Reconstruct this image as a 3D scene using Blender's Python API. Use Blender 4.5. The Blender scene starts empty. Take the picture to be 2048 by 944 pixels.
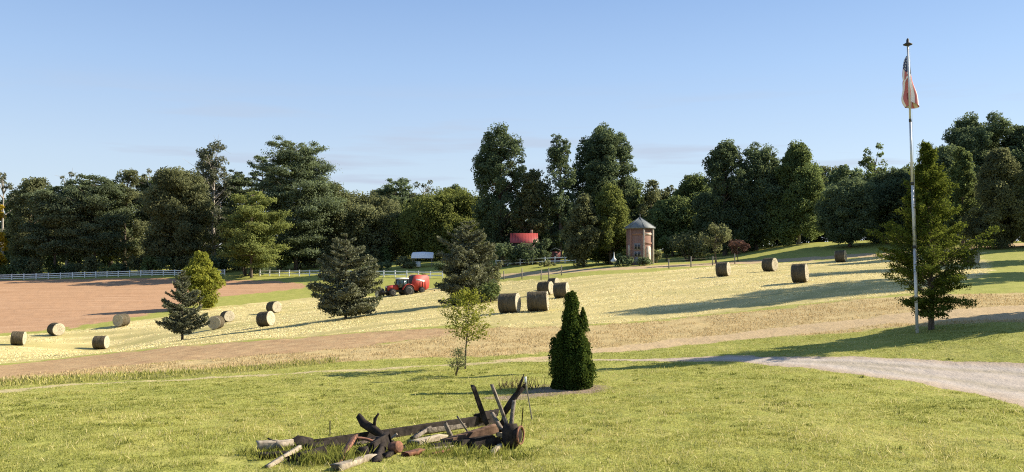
import bpy, math, random
import numpy as np
from mathutils import Vector, Matrix
R = math.radians
sc = bpy.context.scene
col = sc.collection
# ------------------------------------------------------------------ camera, sky, sun, exposure
F_PX, HOR = 1650.0, 500.0            # focal length and horizon row in 2048 px units
CZ = 4.0                             # eye height
PITCH = math.atan((HOR - 472) / F_PX)
cam_d = bpy.data.cameras.new("camera"); cam = bpy.data.objects.new("camera", cam_d); col.objects.link(cam)
cam.location = (0, 0, CZ); cam.rotation_euler = (R(90) + PITCH, 0, 0)
cam_d.sensor_width = 36; cam_d.lens = 36 * F_PX / 2048; cam_d.clip_end = 9000; cam_d.clip_start = 0.1
sc.camera = cam
SUN_EL, SUN_AZ = 31.0, 15.0          # azimuth measured from +X towards +Y
world = bpy.data.worlds.new("World"); sc.world = world; world.use_nodes = True
wn, wl = world.node_tree.nodes, world.node_tree.links
wn.clear()
w_out = wn.new("ShaderNodeOutputWorld"); w_bg = wn.new("ShaderNodeBackground")
sky = wn.new("ShaderNodeTexSky"); sky.sky_type = 'NISHITA'; sky.sun_disc = False
sky.sun_elevation = R(SUN_EL); sky.sun_rotation = R(90 - SUN_AZ)
sky.altitude = 150; sky.air_density = 1.0; sky.dust_density = 0.15; sky.ozone_density = 2.5
w_bg.inputs['Strength'].default_value = 0.075
hs = wn.new("ShaderNodeHueSaturation"); hs.inputs['Saturation'].default_value = 1.0
# faint streaks of cloud low in the sky
tc = wn.new("ShaderNodeTexCoord"); mp = wn.new("ShaderNodeMapping"); mp.inputs['Scale'].default_value = (3.0, 3.0, 34.0)
nz = wn.new("ShaderNodeTexNoise"); nz.inputs['Scale'].default_value = 1.3; nz.inputs['Detail'].default_value = 4
rp = wn.new("ShaderNodeValToRGB"); rp.color_ramp.elements[0].position = 0.52; rp.color_ramp.elements[1].position = 0.64
sx = wn.new("ShaderNodeSeparateXYZ"); mr = wn.new("ShaderNodeMapRange")
mr.inputs['From Min'].default_value = 0.20; mr.inputs['From Max'].default_value = 0.08
mr.inputs['To Min'].default_value = 0.0; mr.inputs['To Max'].default_value = 0.95
mul = wn.new("ShaderNodeMath"); mul.operation = 'MULTIPLY'
mxc = wn.new("ShaderNodeMix"); mxc.data_type = 'RGBA'; mxc.inputs['B'].default_value = (3.35, 3.85, 4.75, 1)
wl.new(tc.outputs['Generated'], mp.inputs['Vector']); wl.new(mp.outputs[0], nz.inputs['Vector'])
wl.new(nz.outputs['Fac'], rp.inputs['Fac']); wl.new(tc.outputs['Generated'], sx.inputs[0])
wl.new(sx.outputs['Z'], mr.inputs['Value']); wl.new(rp.outputs['Color'], mul.inputs[0]); wl.new(mr.outputs[0], mul.inputs[1])
gr = wn.new("ShaderNodeValToRGB"); ge = gr.color_ramp.elements
for p_, c_ in ((0.0, (4.09, 4.63, 5.42)), (.108, (3.75, 4.55, 5.68)), (.213, (2.72, 3.88, 5.80)), (.29, (2.02, 3.15, 5.30)), (1.0, (1.2, 2.0, 4.0))):
    e_ = ge.new(p_) if 0 < p_ < 1 else ge[0] if p_ == 0 else ge[len(ge) - 1]; e_.position = p_; e_.color = tuple(v_ / 8 for v_ in c_) + (1,)
gs = wn.new("ShaderNodeVectorMath"); gs.operation = 'SCALE'; gs.inputs['Scale'].default_value = 8.0
mxs = wn.new("ShaderNodeMix"); mxs.data_type = 'RGBA'; mxs.inputs['Factor'].default_value = 0.72
wl.new(sx.outputs['Z'], gr.inputs['Fac']); wl.new(gr.outputs['Color'], gs.inputs[0])
wl.new(sky.outputs[0], hs.inputs['Color']); wl.new(hs.outputs[0], mxs.inputs['A']); wl.new(gs.outputs[0], mxs.inputs['B']); wl.new(mxs.outputs['Result'], mxc.inputs['A']); wl.new(mul.outputs[0], mxc.inputs['Factor'])
wl.new(mxc.outputs['Result'], w_bg.inputs['Color']); wl.new(w_bg.outputs[0], w_out.inputs['Surface'])
sun_d = bpy.data.lights.new("sun", 'SUN'); sun_d.energy = 5.0; sun_d.angle = R(0.53); sun_d.color = (1.0, 0.90, 0.74)
sun = bpy.data.objects.new("sun", sun_d); col.objects.link(sun)
S = Vector((math.cos(R(SUN_EL)) * math.cos(R(SUN_AZ)), math.cos(R(SUN_EL)) * math.sin(R(SUN_AZ)), math.sin(R(SUN_EL))))
sun.rotation_euler = S.to_track_quat('Z', 'Y').to_euler(); sun.location = (60, 20, 60)
vs = sc.view_settings; vs.view_transform = 'Standard'; vs.look = 'None'; vs.exposure = 1.1; vs.gamma = 1.0; vs.use_curve_mapping = False
sc.render.engine = 'CYCLES'
sc.cycles.use_denoising = False; sc.cycles.filter_width = 1.1; sc.cycles.max_bounces = 5; sc.cycles.transparent_max_bounces = 6
sc.cycles.diffuse_bounces = 3; sc.cycles.transmission_bounces = 3

# ------------------------------------------------------------------ numpy helpers
def _hash(ix, iy, seed):
    h = (ix.astype(np.int64) * 374761393 + iy.astype(np.int64) * 668265263 + seed * 974634777) & 0xffffffff
    h = ((h ^ (h >> 13)) * 1274126177) & 0xffffffff
    return ((h ^ (h >> 16)) & 0xffff) / 65535.0
def vnoise(x, y, seed=0):
    x = np.asarray(x, float); y = np.asarray(y, float)
    ix, iy = np.floor(x), np.floor(y); fx, fy = x - ix, y - iy
    fx = fx * fx * (3 - 2 * fx); fy = fy * fy * (3 - 2 * fy)
    a, b = _hash(ix, iy, seed), _hash(ix + 1, iy, seed); c, d = _hash(ix, iy + 1, seed), _hash(ix + 1, iy + 1, seed)
    return (a * (1 - fx) + b * fx) * (1 - fy) + (c * (1 - fx) + d * fx) * fy
def fbm(x, y, seed=0, o=3):
    s = 0; a = 1; n = 0
    for k in range(o):
        s = s + a * vnoise(x * 2 ** k, y * 2 ** k, seed + 7 * k); n += a; a *= 0.5
    return s / n
def np_mesh(name, V, faces, attrs=None, smooth=False):
    """faces: list of (n,k) int arrays; attrs: {name: (type, data)} on points"""
    me = bpy.data.meshes.new(name)
    V = np.ascontiguousarray(V, dtype=np.float32)
    me.vertices.add(len(V)); me.vertices.foreach_set("co", V.ravel())
    faces = [np.asarray(f, dtype=np.int32) for f in faces if len(f)]
    loops = np.concatenate([f.ravel() for f in faces]); tot = np.concatenate([np.full(len(f), f.shape[1], np.int32) for f in faces])
    start = np.concatenate([[0], np.cumsum(tot)[:-1]]).astype(np.int32)
    me.loops.add(len(loops)); me.loops.foreach_set("vertex_index", loops)
    me.polygons.add(len(tot)); me.polygons.foreach_set("loop_start", start); me.polygons.foreach_set("loop_total", tot)
    if smooth: me.polygons.foreach_set("use_smooth", np.ones(len(tot), dtype=bool))
    for k, (ty, data) in (attrs or {}).items():
        at = me.attributes.new(k, ty, 'POINT')
        at.data.foreach_set("value" if ty == 'FLOAT' else "color", np.ascontiguousarray(data, dtype=np.float32).ravel())
    me.update(calc_edges=True)
    return me
def link(name, me, mat=None, parent=None):
    o = bpy.data.objects.new(name, me); col.objects.link(o)
    if mat is not None and me is not None: me.materials.append(mat)
    if parent is not None: o.parent = parent
    return o
def tag(o, label, cat, group=None, kind=None):
    o["label"] = label; o["category"] = cat
    if group: o["group"] = group
    if kind: o["kind"] = kind
    return o
def thing(name, label, cat, loc=(0, 0, 0), rz=0.0, group=None):
    o = bpy.data.objects.new(name, None); col.objects.link(o); o.empty_display_size = 0.3
    o.location = loc; o.rotation_euler = (0, 0, rz)
    return tag(o, label, cat, group)

# ------------------------------------------------------------------ terrain: height field through surveyed points
_cp, _sp = math.cos(PITCH), math.sin(PITCH)
def ray(u, v):
    a, b = (u - 1024) / F_PX, (472 - v) / F_PX
    return np.array([a, _cp - b * _sp, _sp + b * _cp])
def at(u, v, y):                       # the point seen at (u, v) that lies y metres ahead
    d = ray(u, v); return np.array([0, 0, CZ]) + d * (y / d[1])
CTRL = [  # u, v, distance ahead
    (100, 940, 12.7), (600, 940, 12.6), (1100, 940, 12.6), (1600, 940, 12.5), (2000, 940, 12.3),
    (770, 890, 15.0), (100, 860, 16.8), (1500, 868, 15.6), (2000, 860, 15.8), (1143, 776, 26), (200, 795, 26), (650, 785, 26), (1600, 772, 23.5), (2040, 782, 22),
    (100, 766, 32), (500, 752, 32), (700, 738, 33.5), (1000, 722, 35), (1300, 717, 34.5), (1600, 720, 31), (2000, 740, 26),
    (1833, 666, 34.5), (2040, 688, 29), (2040, 600, 46), (1700, 640, 43), (1300, 680, 42), (900, 670, 50), (600, 690, 50), (300, 712, 52), (0, 742, 48),
    (1020, 626, 64), (1092, 590, 84), (1300, 600, 68), (1450, 615, 57), (1601, 565, 71), (1447, 553, 88), (1540, 543, 93), (1682, 524, 112), (1943, 528, 88), (1850, 560, 66),
    (36, 690, 88), (202, 698, 92), (112, 671, 99), (243, 653, 104), (533, 653, 86), (548, 625, 112), (432, 658, 94), (690, 638, 76), (365, 680, 74), (940, 606, 82),
    (815, 590, 130), (0, 600, 145), (0, 560, 188), (300, 553, 186), (300, 602, 140), (600, 572, 160), (580, 550, 182), (760, 554, 166), (880, 553, 163), (846, 531, 180), (790, 534, 182),
    (1000, 532, 170), (1170, 524, 162), (1280, 529, 136), (1100, 562, 108), (1500, 533, 112), (1600, 489, 150), (1450, 515, 150), (2000, 492, 116), (1850, 508, 114),
]
_pts = [at(*c) for c in CTRL]
for th in (-75, -45, -15, 15, 45, 75):
    for r_, z in ((2, -3.3), (7, -3.3)):
        _pts.append(np.array([r_ * math.sin(R(th)), r_ * math.cos(R(th)), CZ + z]))
for u, zs in ((-500, (-4.2, -6.5, -11.5, -7, -5.5)), (0, (None, None, None, None, -5)), (1024, (None, None, None, None, -1.6)), (2048, (None, None, None, 1.6, 2.2)), (2600, (-3.2, -2.4, -0.6, 1.8, 2.4))):
    for r_, z in zip((18, 45, 95, 180, 250), zs):
        if z is not None: _pts.append(np.array([(u - 1024) / F_PX * r_, r_, CZ + z]))
_pts = np.array(_pts)
def _warp(x, y):
    x = np.asarray(x, float); y = np.asarray(y, float)
    r_ = np.sqrt(x * x + y * y) + 0.5
    return np.arctan2(x, y) * 1.6, np.log(np.minimum(r_, 300))
_wu, _wv = _warp(_pts[:, 0], _pts[:, 1])
def _tps(r2): return np.where(r2 > 1e-12, 0.5 * r2 * np.log(np.maximum(r2, 1e-12)), 0)
_n = len(_pts)
_A = np.zeros((_n + 3, _n + 3)); _A[:_n, :_n] = _tps((_wu[:, None] - _wu) ** 2 + (_wv[:, None] - _wv) ** 2) + np.eye(_n) * 0.0008
_A[:_n, _n] = 1; _A[:_n, _n + 1] = _wu; _A[:_n, _n + 2] = _wv; _A[_n:, :_n] = _A[:_n, _n:].T
_c = np.linalg.solve(_A, np.concatenate([_pts[:, 2], np.zeros(3)]))
def ground(x, y):
    sh = np.shape(x); x = np.ravel(np.asarray(x, float)); y = np.ravel(np.asarray(y, float))
    out = np.empty(len(x))
    for i in range(0, len(x), 50000):
        a, b = _warp(x[i:i + 50000], y[i:i + 50000])
        r2 = (a[:, None] - _wu) ** 2 + (b[:, None] - _wv) ** 2
        out[i:i + 50000] = _tps(r2) @ _c[:_n] + _c[_n] + _c[_n + 1] * a + _c[_n + 2] * b
    back = np.clip((np.abs(np.arctan2(x, y)) - 1.35) / 0.5, 0, 1)
    out = out * (1 - back) + (CZ - 3.3) * back
    return out.reshape(sh) if sh else float(out[0])
_TD = np.concatenate([np.arange(6, 70, 0.05), np.arange(70, 300, 0.25)])
def hit(u, v):                          # where the line of sight at (u, v) meets the ground
    d = ray(u, v); x = d[0] / d[1] * _TD; z = CZ + d[2] / d[1] * _TD
    below = np.nonzero(z < ground(x, _TD))[0]
    i = below[0] if len(below) else len(_TD) - 1
    return np.array([x[i], _TD[i], ground(x[i], _TD[i])])
def spot(u, y): x = (u - 1024) / F_PX * y; return np.array([x, y, ground(x, y)])

# ------------------------------------------------------------------ ground zones, in plan
def plan(px): return np.array([hit(u, v)[:2] for u, v in px])
Z_HAY = plan([(-700, 745), (0, 672), (200, 655), (330, 634), (450, 612), (560, 602), (650, 592), (760, 592), (830, 578), (1000, 563), (1100, 559), (1300, 544), (1450, 531), (1650, 521), (1800, 510), (1900, 506), (1960, 505),
              (1975, 545), (1900, 575), (1770, 592), (1500, 620), (1200, 648), (1080, 657), (900, 652), (750, 662), (600, 674), (400, 688), (190, 708), (0, 728), (-700, 810)])
Z_SOIL = plan([(-700, 735), (0, 668), (150, 655), (260, 637), (330, 622), (440, 594), (540, 584), (622, 573), (600, 566), (540, 561), (300, 556), (0, 560), (-700, 575)])
Z_BROWN = plan([(-700, 812), (0, 730), (190, 710), (400, 690), (600, 676), (750, 664), (890, 655), (900, 668), (760, 690), (600, 706), (400, 720), (190, 738), (0, 757), (-700, 850)])
Z_TAN = plan([(-700, 848), (0, 755), (190, 736), (400, 719), (600, 704), (760, 688), (900, 668), (900, 652), (1080, 655), (1200, 650), (1500, 622), (1770, 594), (2100, 585), (2700, 590), (2700, 640), (2100, 640), (1800, 655), (1500, 675), (1200, 700), (950, 712), (700, 722), (450, 738), (190, 752), (0, 765), (-700, 865)])
Z_TRACK = plan([(1000, 722), (1180, 700), (1350, 680), (1500, 662), (1760, 633), (2048, 610), (2500, 600), (2500, 640), (2048, 638), (1760, 650), (1500, 678), (1350, 692), (1180, 708), (1000, 727)])
Z_LANE = plan([(1180, 720), (1300, 716.5), (1400, 715), (1500, 712), (1700, 714), (1850, 719), (2048, 727), (2400, 750), (2600, 900), (2300, 910),
               (2048, 812), (1950, 788), (1850, 769), (1750, 754), (1600, 735), (1450, 724), (1300, 721.5), (1180, 722)])
Z_PATH = plan([(-300, 808), (150, 767), (450, 752.5), (750, 737), (900, 728.5), (1050, 721), (1200, 718.5), (1320, 717.5), (1320, 720.5), (1200, 721.5), (1050, 724), (900, 731.5), (750, 740), (450, 755.5), (150, 770), (-300, 812)])
Z_WEED = plan([(-300, 805), (0, 760), (190, 750), (400, 740), (560, 726), (670, 716), (670, 724), (560, 738), (400, 750), (190, 762), (0, 774), (-300, 820)])
Z_BED = plan([(935, 798), (990, 788), (1040, 781), (1090, 772), (1150, 772), (1205, 777), (1222, 783), (1180, 787), (1130, 793), (1060, 797), (1000, 801)])
Z_DRIVE = plan([(960, 552), (1100, 541), (1250, 534), (1450, 524), (1640, 513), (1830, 502), (2100, 486), (2100, 494), (1830, 509), (1640, 520), (1450, 530), (1250, 540), (1100, 549), (960, 560)])
def sdist(poly, x, y):
    d = np.full(len(x), 1e9); ins = np.zeros(len(x), bool)
    for i in range(len(poly)):
        a, b = poly[i], poly[(i + 1) % len(poly)]
        e = b - a; L = max(e @ e, 1e-9)
        t = np.clip(((x - a[0]) * e[0] + (y - a[1]) * e[1]) / L, 0, 1)
        d = np.minimum(d, (x - a[0] - t * e[0]) ** 2 + (y - a[1] - t * e[1]) ** 2)
        c = (a[1] > y) != (b[1] > y)
        ins ^= c & (x < (e[0] * (y - a[1]) / (e[1] if abs(e[1]) > 1e-9 else 1e-9) + a[0]))
    d = np.sqrt(d); return np.where(ins, d, -d)
def rows(x, y):                          # swath rows left by mowing and raking
    a, b = x * .857 + y * .515, -x * .515 + y * .857
    b = b + (fbm(x * .03, y * .03, 91) - .5) * 10
    return np.clip(.5 + 1.5 * (.65 * fbm(a * .05, b * .55, 92) + .35 * vnoise(a * .3, b * 1.1, 93) - .5), 0, 1)
ZN = [('hay', Z_HAY, 1.0), ('soil', Z_SOIL, 1.2), ('brown', Z_BROWN, 1.6), ('tan', Z_TAN, 1.6), ('track', Z_TRACK, 1.3), ('lane', Z_LANE, 0.5), ('path', Z_PATH, 0.9), ('weed', Z_WEED, 1.0), ('bed', Z_BED, 2.2), ('drive', Z_DRIVE, 1.0)]
def zones(x, y):
    rr = np.sqrt(x * x + y * y)
    n = (fbm(x * 0.45, y * 0.45, 3) - 0.5) * 2.6 + (fbm(x * 2.1, y * 2.1, 11) - 0.5) * 1.4
    out = {}
    for nm, poly, soft in ZN:
        s = np.clip(rr / 45, 0.35, 2.5) * soft * 0.6
        out[nm] = np.clip(0.5 + (sdist(poly, x, y) + n * s * 0.8) / (2 * s), 0, 1)
    return out

# ------------------------------------------------------------------ material helpers
def mat(name):
    m = bpy.data.materials.new(name); m.use_nodes = True
    nt = m.node_tree; b = nt.nodes["Principled BSDF"]; b.inputs['Specular IOR Level'].default_value = 0.25
    return m, nt.nodes, nt.links, b
def node(ns, ty, **kw):
    n = ns.new(ty)
    for k, v in kw.items():
        if k in n.inputs: n.inputs[k].default_value = v
        else: setattr(n, k, v)
    return n
def mix(ns, ls, a, b, fac, mode='MIX'):
    m = ns.new("ShaderNodeMix"); m.data_type = 'RGBA'; m.blend_type = mode
    for sock, val in (('A', a), ('B', b), ('Factor', fac)):
        if isinstance(val, bpy.types.NodeSocket): ls.new(val, m.inputs[sock])
        elif sock == 'Factor': m.inputs[sock].default_value = val
        else: m.inputs[sock].default_value = (*val, 1) if len(val) == 3 else val
    return m.outputs['Result']
def noise(ns, ls, scale, detail=4, stretch=None, coord='Object', rough=0.6, rot=None):
    t = ns.new("ShaderNodeTexCoord"); n = node(ns, "ShaderNodeTexNoise", Scale=scale, Detail=detail, Roughness=rough)
    m = ns.new("ShaderNodeMapping")
    if stretch: m.inputs['Scale'].default_value = stretch
    if rot: m.inputs['Rotation'].default_value = rot
    ls.new(t.outputs[coord], m.inputs[0]); ls.new(m.outputs[0], n.inputs['Vector'])
    return n.outputs['Fac']
def ramp(ns, ls, fac, stops):
    r_ = ns.new("ShaderNodeValToRGB"); ls.new(fac, r_.inputs[0])
    el = r_.color_ramp.elements
    while len(el) < len(stops): el.new(0.5)
    for e, (p, c) in zip(el, stops): e.position = p; e.color = (*c, 1) if len(c) == 3 else (c[0],) * 3 + (1,)
    return r_.outputs['Color']
def bump(ns, ls, b, h, strength=0.4, dist=0.05):
    n = node(ns, "ShaderNodeBump", Strength=strength, Distance=dist); ls.new(h, n.inputs['Height']); ls.new(n.outputs[0], b.inputs['Normal'])
def simple(name, c1, c2=None, scale=6, rough=0.8, metal=0.0, stretch=None, bmp=0.2, bd=0.02, spec=0.25):
    m, ns, ls, b = mat(name)
    c2 = c2 or tuple(x * 0.6 for x in c1)
    n = noise(ns, ls, scale, 6, stretch)
    ls.new(ramp(ns, ls, n, [(0.3, c2), (0.68, c1)]), b.inputs['Base Color'])
    b.inputs['Roughness'].default_value = rough; b.inputs['Metallic'].default_value = metal; b.inputs['Specular IOR Level'].default_value = spec
    if bmp: bump(ns, ls, b, n, bmp, bd)
    return m
def leaf_mat(name, dark, light, trans=0.35, tcol=None, var=0.12, gloss=0.0):
    """dark..light by a per-leaf random tint; part of the light passes through the leaf"""
    m = bpy.data.materials.new(name); m.use_nodes = True; ns, ls = m.node_tree.nodes, m.node_tree.links; ns.clear()
    out = ns.new("ShaderNodeOutputMaterial"); a = node(ns, "ShaderNodeAttribute", attribute_name="tint")
    c = ramp(ns, ls, a.outputs['Fac'], [(0.0, dark), (1.0, light)])
    oi = ns.new("ShaderNodeObjectInfo"); h = ns.new("ShaderNodeHueSaturation")
    m1 = node(ns, "ShaderNodeMapRange", **{'To Min': 1 - var, 'To Max': 1 + var}); ls.new(oi.outputs['Random'], m1.inputs[0])
    ls.new(c, h.inputs['Color']); ls.new(m1.outputs[0], h.inputs['Value'])
    d = ns.new("ShaderNodeBsdfDiffuse"); t = ns.new("ShaderNodeBsdfTranslucent"); x = ns.new("ShaderNodeMixShader"); x.inputs[0].default_value = trans
    ls.new(h.outputs[0], d.inputs[0])
    g = mix(ns, ls, h.outputs[0], tcol or (0.16, 0.20, 0.03), 0.45); ls.new(g, t.inputs[0])
    ls.new(d.outputs[0], x.inputs[1]); ls.new(t.outputs[0], x.inputs[2])
    ls.new(x.outputs[0], out.inputs[0])
    return m

# ------------------------------------------------------------------ ground sheets
def ground_material():
    m, ns, ls, b = mat("ground"); b.inputs['Roughness'].default_value = 0.95; b.inputs['Specular IOR Level'].default_value = 0.05
    sep = []
    for nm in ("zone_a", "zone_b", "zone_c", "zone_d"):
        a = node(ns, "ShaderNodeAttribute", attribute_name=nm); s = ns.new("ShaderNodeSeparateColor"); ls.new(a.outputs['Color'], s.inputs[0]); sep += list(s.outputs[:3])
    hay, soil, brown, tan, track, lane, weed, bed, drive, path, lane_d, row = sep
    big = noise(ns, ls, 0.12, 3); mid = noise(ns, ls, 0.9, 4); fine = noise(ns, ls, 9, 5); grit = noise(ns, ls, 26, 4)
    grass = mix(ns, ls, ramp(ns, ls, mid, [(0.3, (0.21, 0.235, 0.045)), (0.5, (0.29, 0.295, 0.068)), (0.7, (0.38, 0.34, 0.11))]),
                ramp(ns, ls, fine, [(0.3, (0.19, 0.205, 0.04)), (0.7, (0.38, 0.36, 0.11))]), 0.5)
    st = noise(ns, ls, 0.5, 5, stretch=(0.16, 1.6, 1), rot=(0, 0, R(-18)))
    hayc = ramp(ns, ls, row, [(0.15, (0.31, 0.275, 0.105)), (0.5, (0.53, 0.44, 0.195)), (0.85, (0.72, 0.61, 0.32))])
    hayc = mix(ns, ls, hayc, ramp(ns, ls, fine, [(0.35, (0.32, 0.26, 0.10)), (0.65, (0.60, 0.50, 0.24))]), 0.4)
    hayc = mix(ns, ls, hayc, (0.32, 0.30, 0.09), ramp(ns, ls, big, [(0.48, (0,)), (0.75, (0.55,))]))
    soilc = mix(ns, ls, ramp(ns, ls, st, [(0.3, (0.33, 0.18, 0.09)), (0.7, (0.42, 0.245, 0.135))]), (0.46, 0.29, 0.17), ramp(ns, ls, big, [(0.4, (0,)), (0.7, (0.6,))]))
    fur = noise(ns, ls, 1.0, 4, stretch=(.07, 1.3, 1), rot=(0, 0, R(4)))
    soilc = mix(ns, ls, soilc, ramp(ns, ls, fur, [(.3, (.25, .135, .07)), (.5, (.42, .25, .14)), (.7, (.56, .37, .24))]), .5)
    soilc = mix(ns, ls, soilc, ramp(ns, ls, fine, [(.35, (.26, .15, .075)), (.65, (.52, .34, .21))]), .3)
    brc = mix(ns, ls, ramp(ns, ls, mid, [(0.35, (0.31, 0.20, 0.105)), (0.65, (0.46, 0.34, 0.18))]), ramp(ns, ls, fine, [(0.35, (0.27, 0.165, 0.08)), (0.7, (0.46, 0.30, 0.165))]), 0.5)
    tanc = mix(ns, ls, ramp(ns, ls, mid, [(0.3, (0.33, 0.25, 0.11)), (0.7, (0.53, 0.40, 0.20))]), ramp(ns, ls, fine, [(0.35, (0.29, 0.23, 0.09)), (0.7, (0.58, 0.44, 0.23))]), 0.5)
    trc = ramp(ns, ls, fine, [(0.3, (0.34, 0.25, 0.135)), (0.7, (0.52, 0.39, 0.225))])
    lac0 = mix(ns, ls, ramp(ns, ls, grit, [(0.32, (0.24, 0.20, 0.16)), (0.5, (0.42, 0.36, 0.30)), (0.68, (0.60, 0.54, 0.47))]), ramp(ns, ls, mid, [(0.35, (0.36, 0.29, 0.22)), (0.65, (0.50, 0.44, 0.38))]), 0.45)
    lac0 = mix(ns, ls, lac0, (.80, .78, .76), 1.0, 'MULTIPLY')
    lac = mix(ns, ls, lac0, ramp(ns, ls, lane_d, [(0.0, (.40, .30, .19)), (.10, (.46, .37, .27)), (.22, (.52, .46, .39)), (.36, (.34, .30, .21)), (.5, (.50, .44, .37)), (.75, (.40, .35, .28))]), .55)
    pac = ramp(ns, ls, fine, [(0.3, (.30, .25, .11)), (0.7, (.48, .40, .22))])
    wec = ramp(ns, ls, fine, [(0.3, (0.13, 0.14, 0.04)), (0.7, (0.30, 0.27, 0.09))])
    bec = ramp(ns, ls, grit, [(0.3, (0.12, 0.085, 0.06)), (0.7, (0.36, 0.28, 0.20))])
    c = grass
    def ragged(f, k=0.7):
        mm = node(ns, "ShaderNodeMath", operation='MULTIPLY_ADD'); ls.new(fine, mm.inputs[0]); mm.inputs[1].default_value = k; mm.inputs[2].default_value = -k / 2
        ad = node(ns, "ShaderNodeMath", operation='ADD'); ls.new(f, ad.inputs[0]); ls.new(mm.outputs[0], ad.inputs[1])
        r_ = node(ns, "ShaderNodeMapRange", **{'From Min': 0.35, 'From Max': 0.65}); ls.new(ad.outputs[0], r_.inputs[0]); return r_.outputs[0]
    for f, cc, k in ((hay, hayc, .6), (soil, soilc, .3), (tan, tanc, .9), (brown, brc, 1.2), (track, trc, 1.0), (weed, wec, .9), (path, pac, 1.1), (lane, lac, .5), (bed, bec, .9), (drive, trc, .6)):
        c = mix(ns, ls, c, cc, ragged(f, k))
    ls.new(c, b.inputs['Base Color'])
    bump(ns, ls, b, fine, 0.6, 0.06)
    return m
M_GROUND = ground_material()
ang = np.concatenate([np.radians(np.arange(-180, -46, 4)), np.radians(np.arange(-46, 46, 0.13)), np.radians(np.arange(46, 180, 4))])
rad = [1.2]
while rad[-1] < 4000:
    r_ = rad[-1]; rad.append(r_ * (1.06 if r_ < 10.5 else 1.0062 if r_ < 70 else 1.0105 if r_ < 260 else 1.25))
rad = np.array(rad); nr, na = len(rad), len(ang)
AA, RR = np.meshgrid(ang, rad); GX, GY = (RR * np.sin(AA)).ravel(), (RR * np.cos(AA)).ravel()
_far = np.clip((np.sqrt(GX ** 2 + GY ** 2) - 260) / 300, 0, 1)
GZ = ground(GX, GY) * (1 - _far) + (CZ - 2) * _far
GZ = GZ + (fbm(GX * 0.7, GY * 0.7, 21) - 0.5) * 0.10 + (fbm(GX * 4, GY * 4, 5) - 0.5) * 0.05
zg = zones(GX, GY)
def blend3(*k): return np.stack([zg[i] for i in k] + [np.ones(len(GX))], 1)
LANE_D = np.clip(sdist(Z_LANE, GX, GY) / 4.0, 0, 1)
ROWS = rows(GX, GY)
ii = (np.arange(nr - 1)[:, None] * na + np.arange(na)[None, :]); jj = np.roll(ii, -1, axis=1)
quads = np.stack([ii, ii + na, jj + na, jj], -1).reshape(-1, 4)
A3 = {"zone_a": blend3('hay', 'soil', 'brown'), "zone_b": blend3('tan', 'track', 'lane'), "zone_c": blend3('weed', 'bed', 'drive'), "zone_d": np.stack([zg['path'], LANE_D, ROWS, np.ones(len(GX))], 1)}
order = ['hay', 'soil', 'tan', 'brown', 'track', 'weed', 'path', 'lane', 'bed', 'drive']
zid = np.zeros(len(GX), int)
for k, nm in enumerate(order): zid = np.where(zg[nm] > 0.5, k + 1, zid)
fz = zid[quads[:, 0]]
V_ALL = np.stack([GX, GY, GZ], 1)
SHEETS = [("lawn", (0, 6)), ("hay_field", (1,)), ("ploughed_field", (2,)), ("dry_grass_verge", (3,)), ("bare_earth_strip", (4,)), ("dirt_track", (5,)), ("gravel_lane", (8,)), ("footworn_path", (7,)), ("mulch_bed", (9,)), ("farm_drive", (10,))]
for nm, ids in SHEETS:
    q = quads[np.isin(fz, ids)]
    if not len(q): continue
    used, inv = np.unique(q, return_inverse=True)
    me = np_mesh(nm, V_ALL[used], [inv.reshape(-1, 4)], {k: ('FLOAT_COLOR', v[used]) for k, v in A3.items()}, smooth=True)
    link(nm, me, M_GROUND)["kind"] = "structure"

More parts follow.
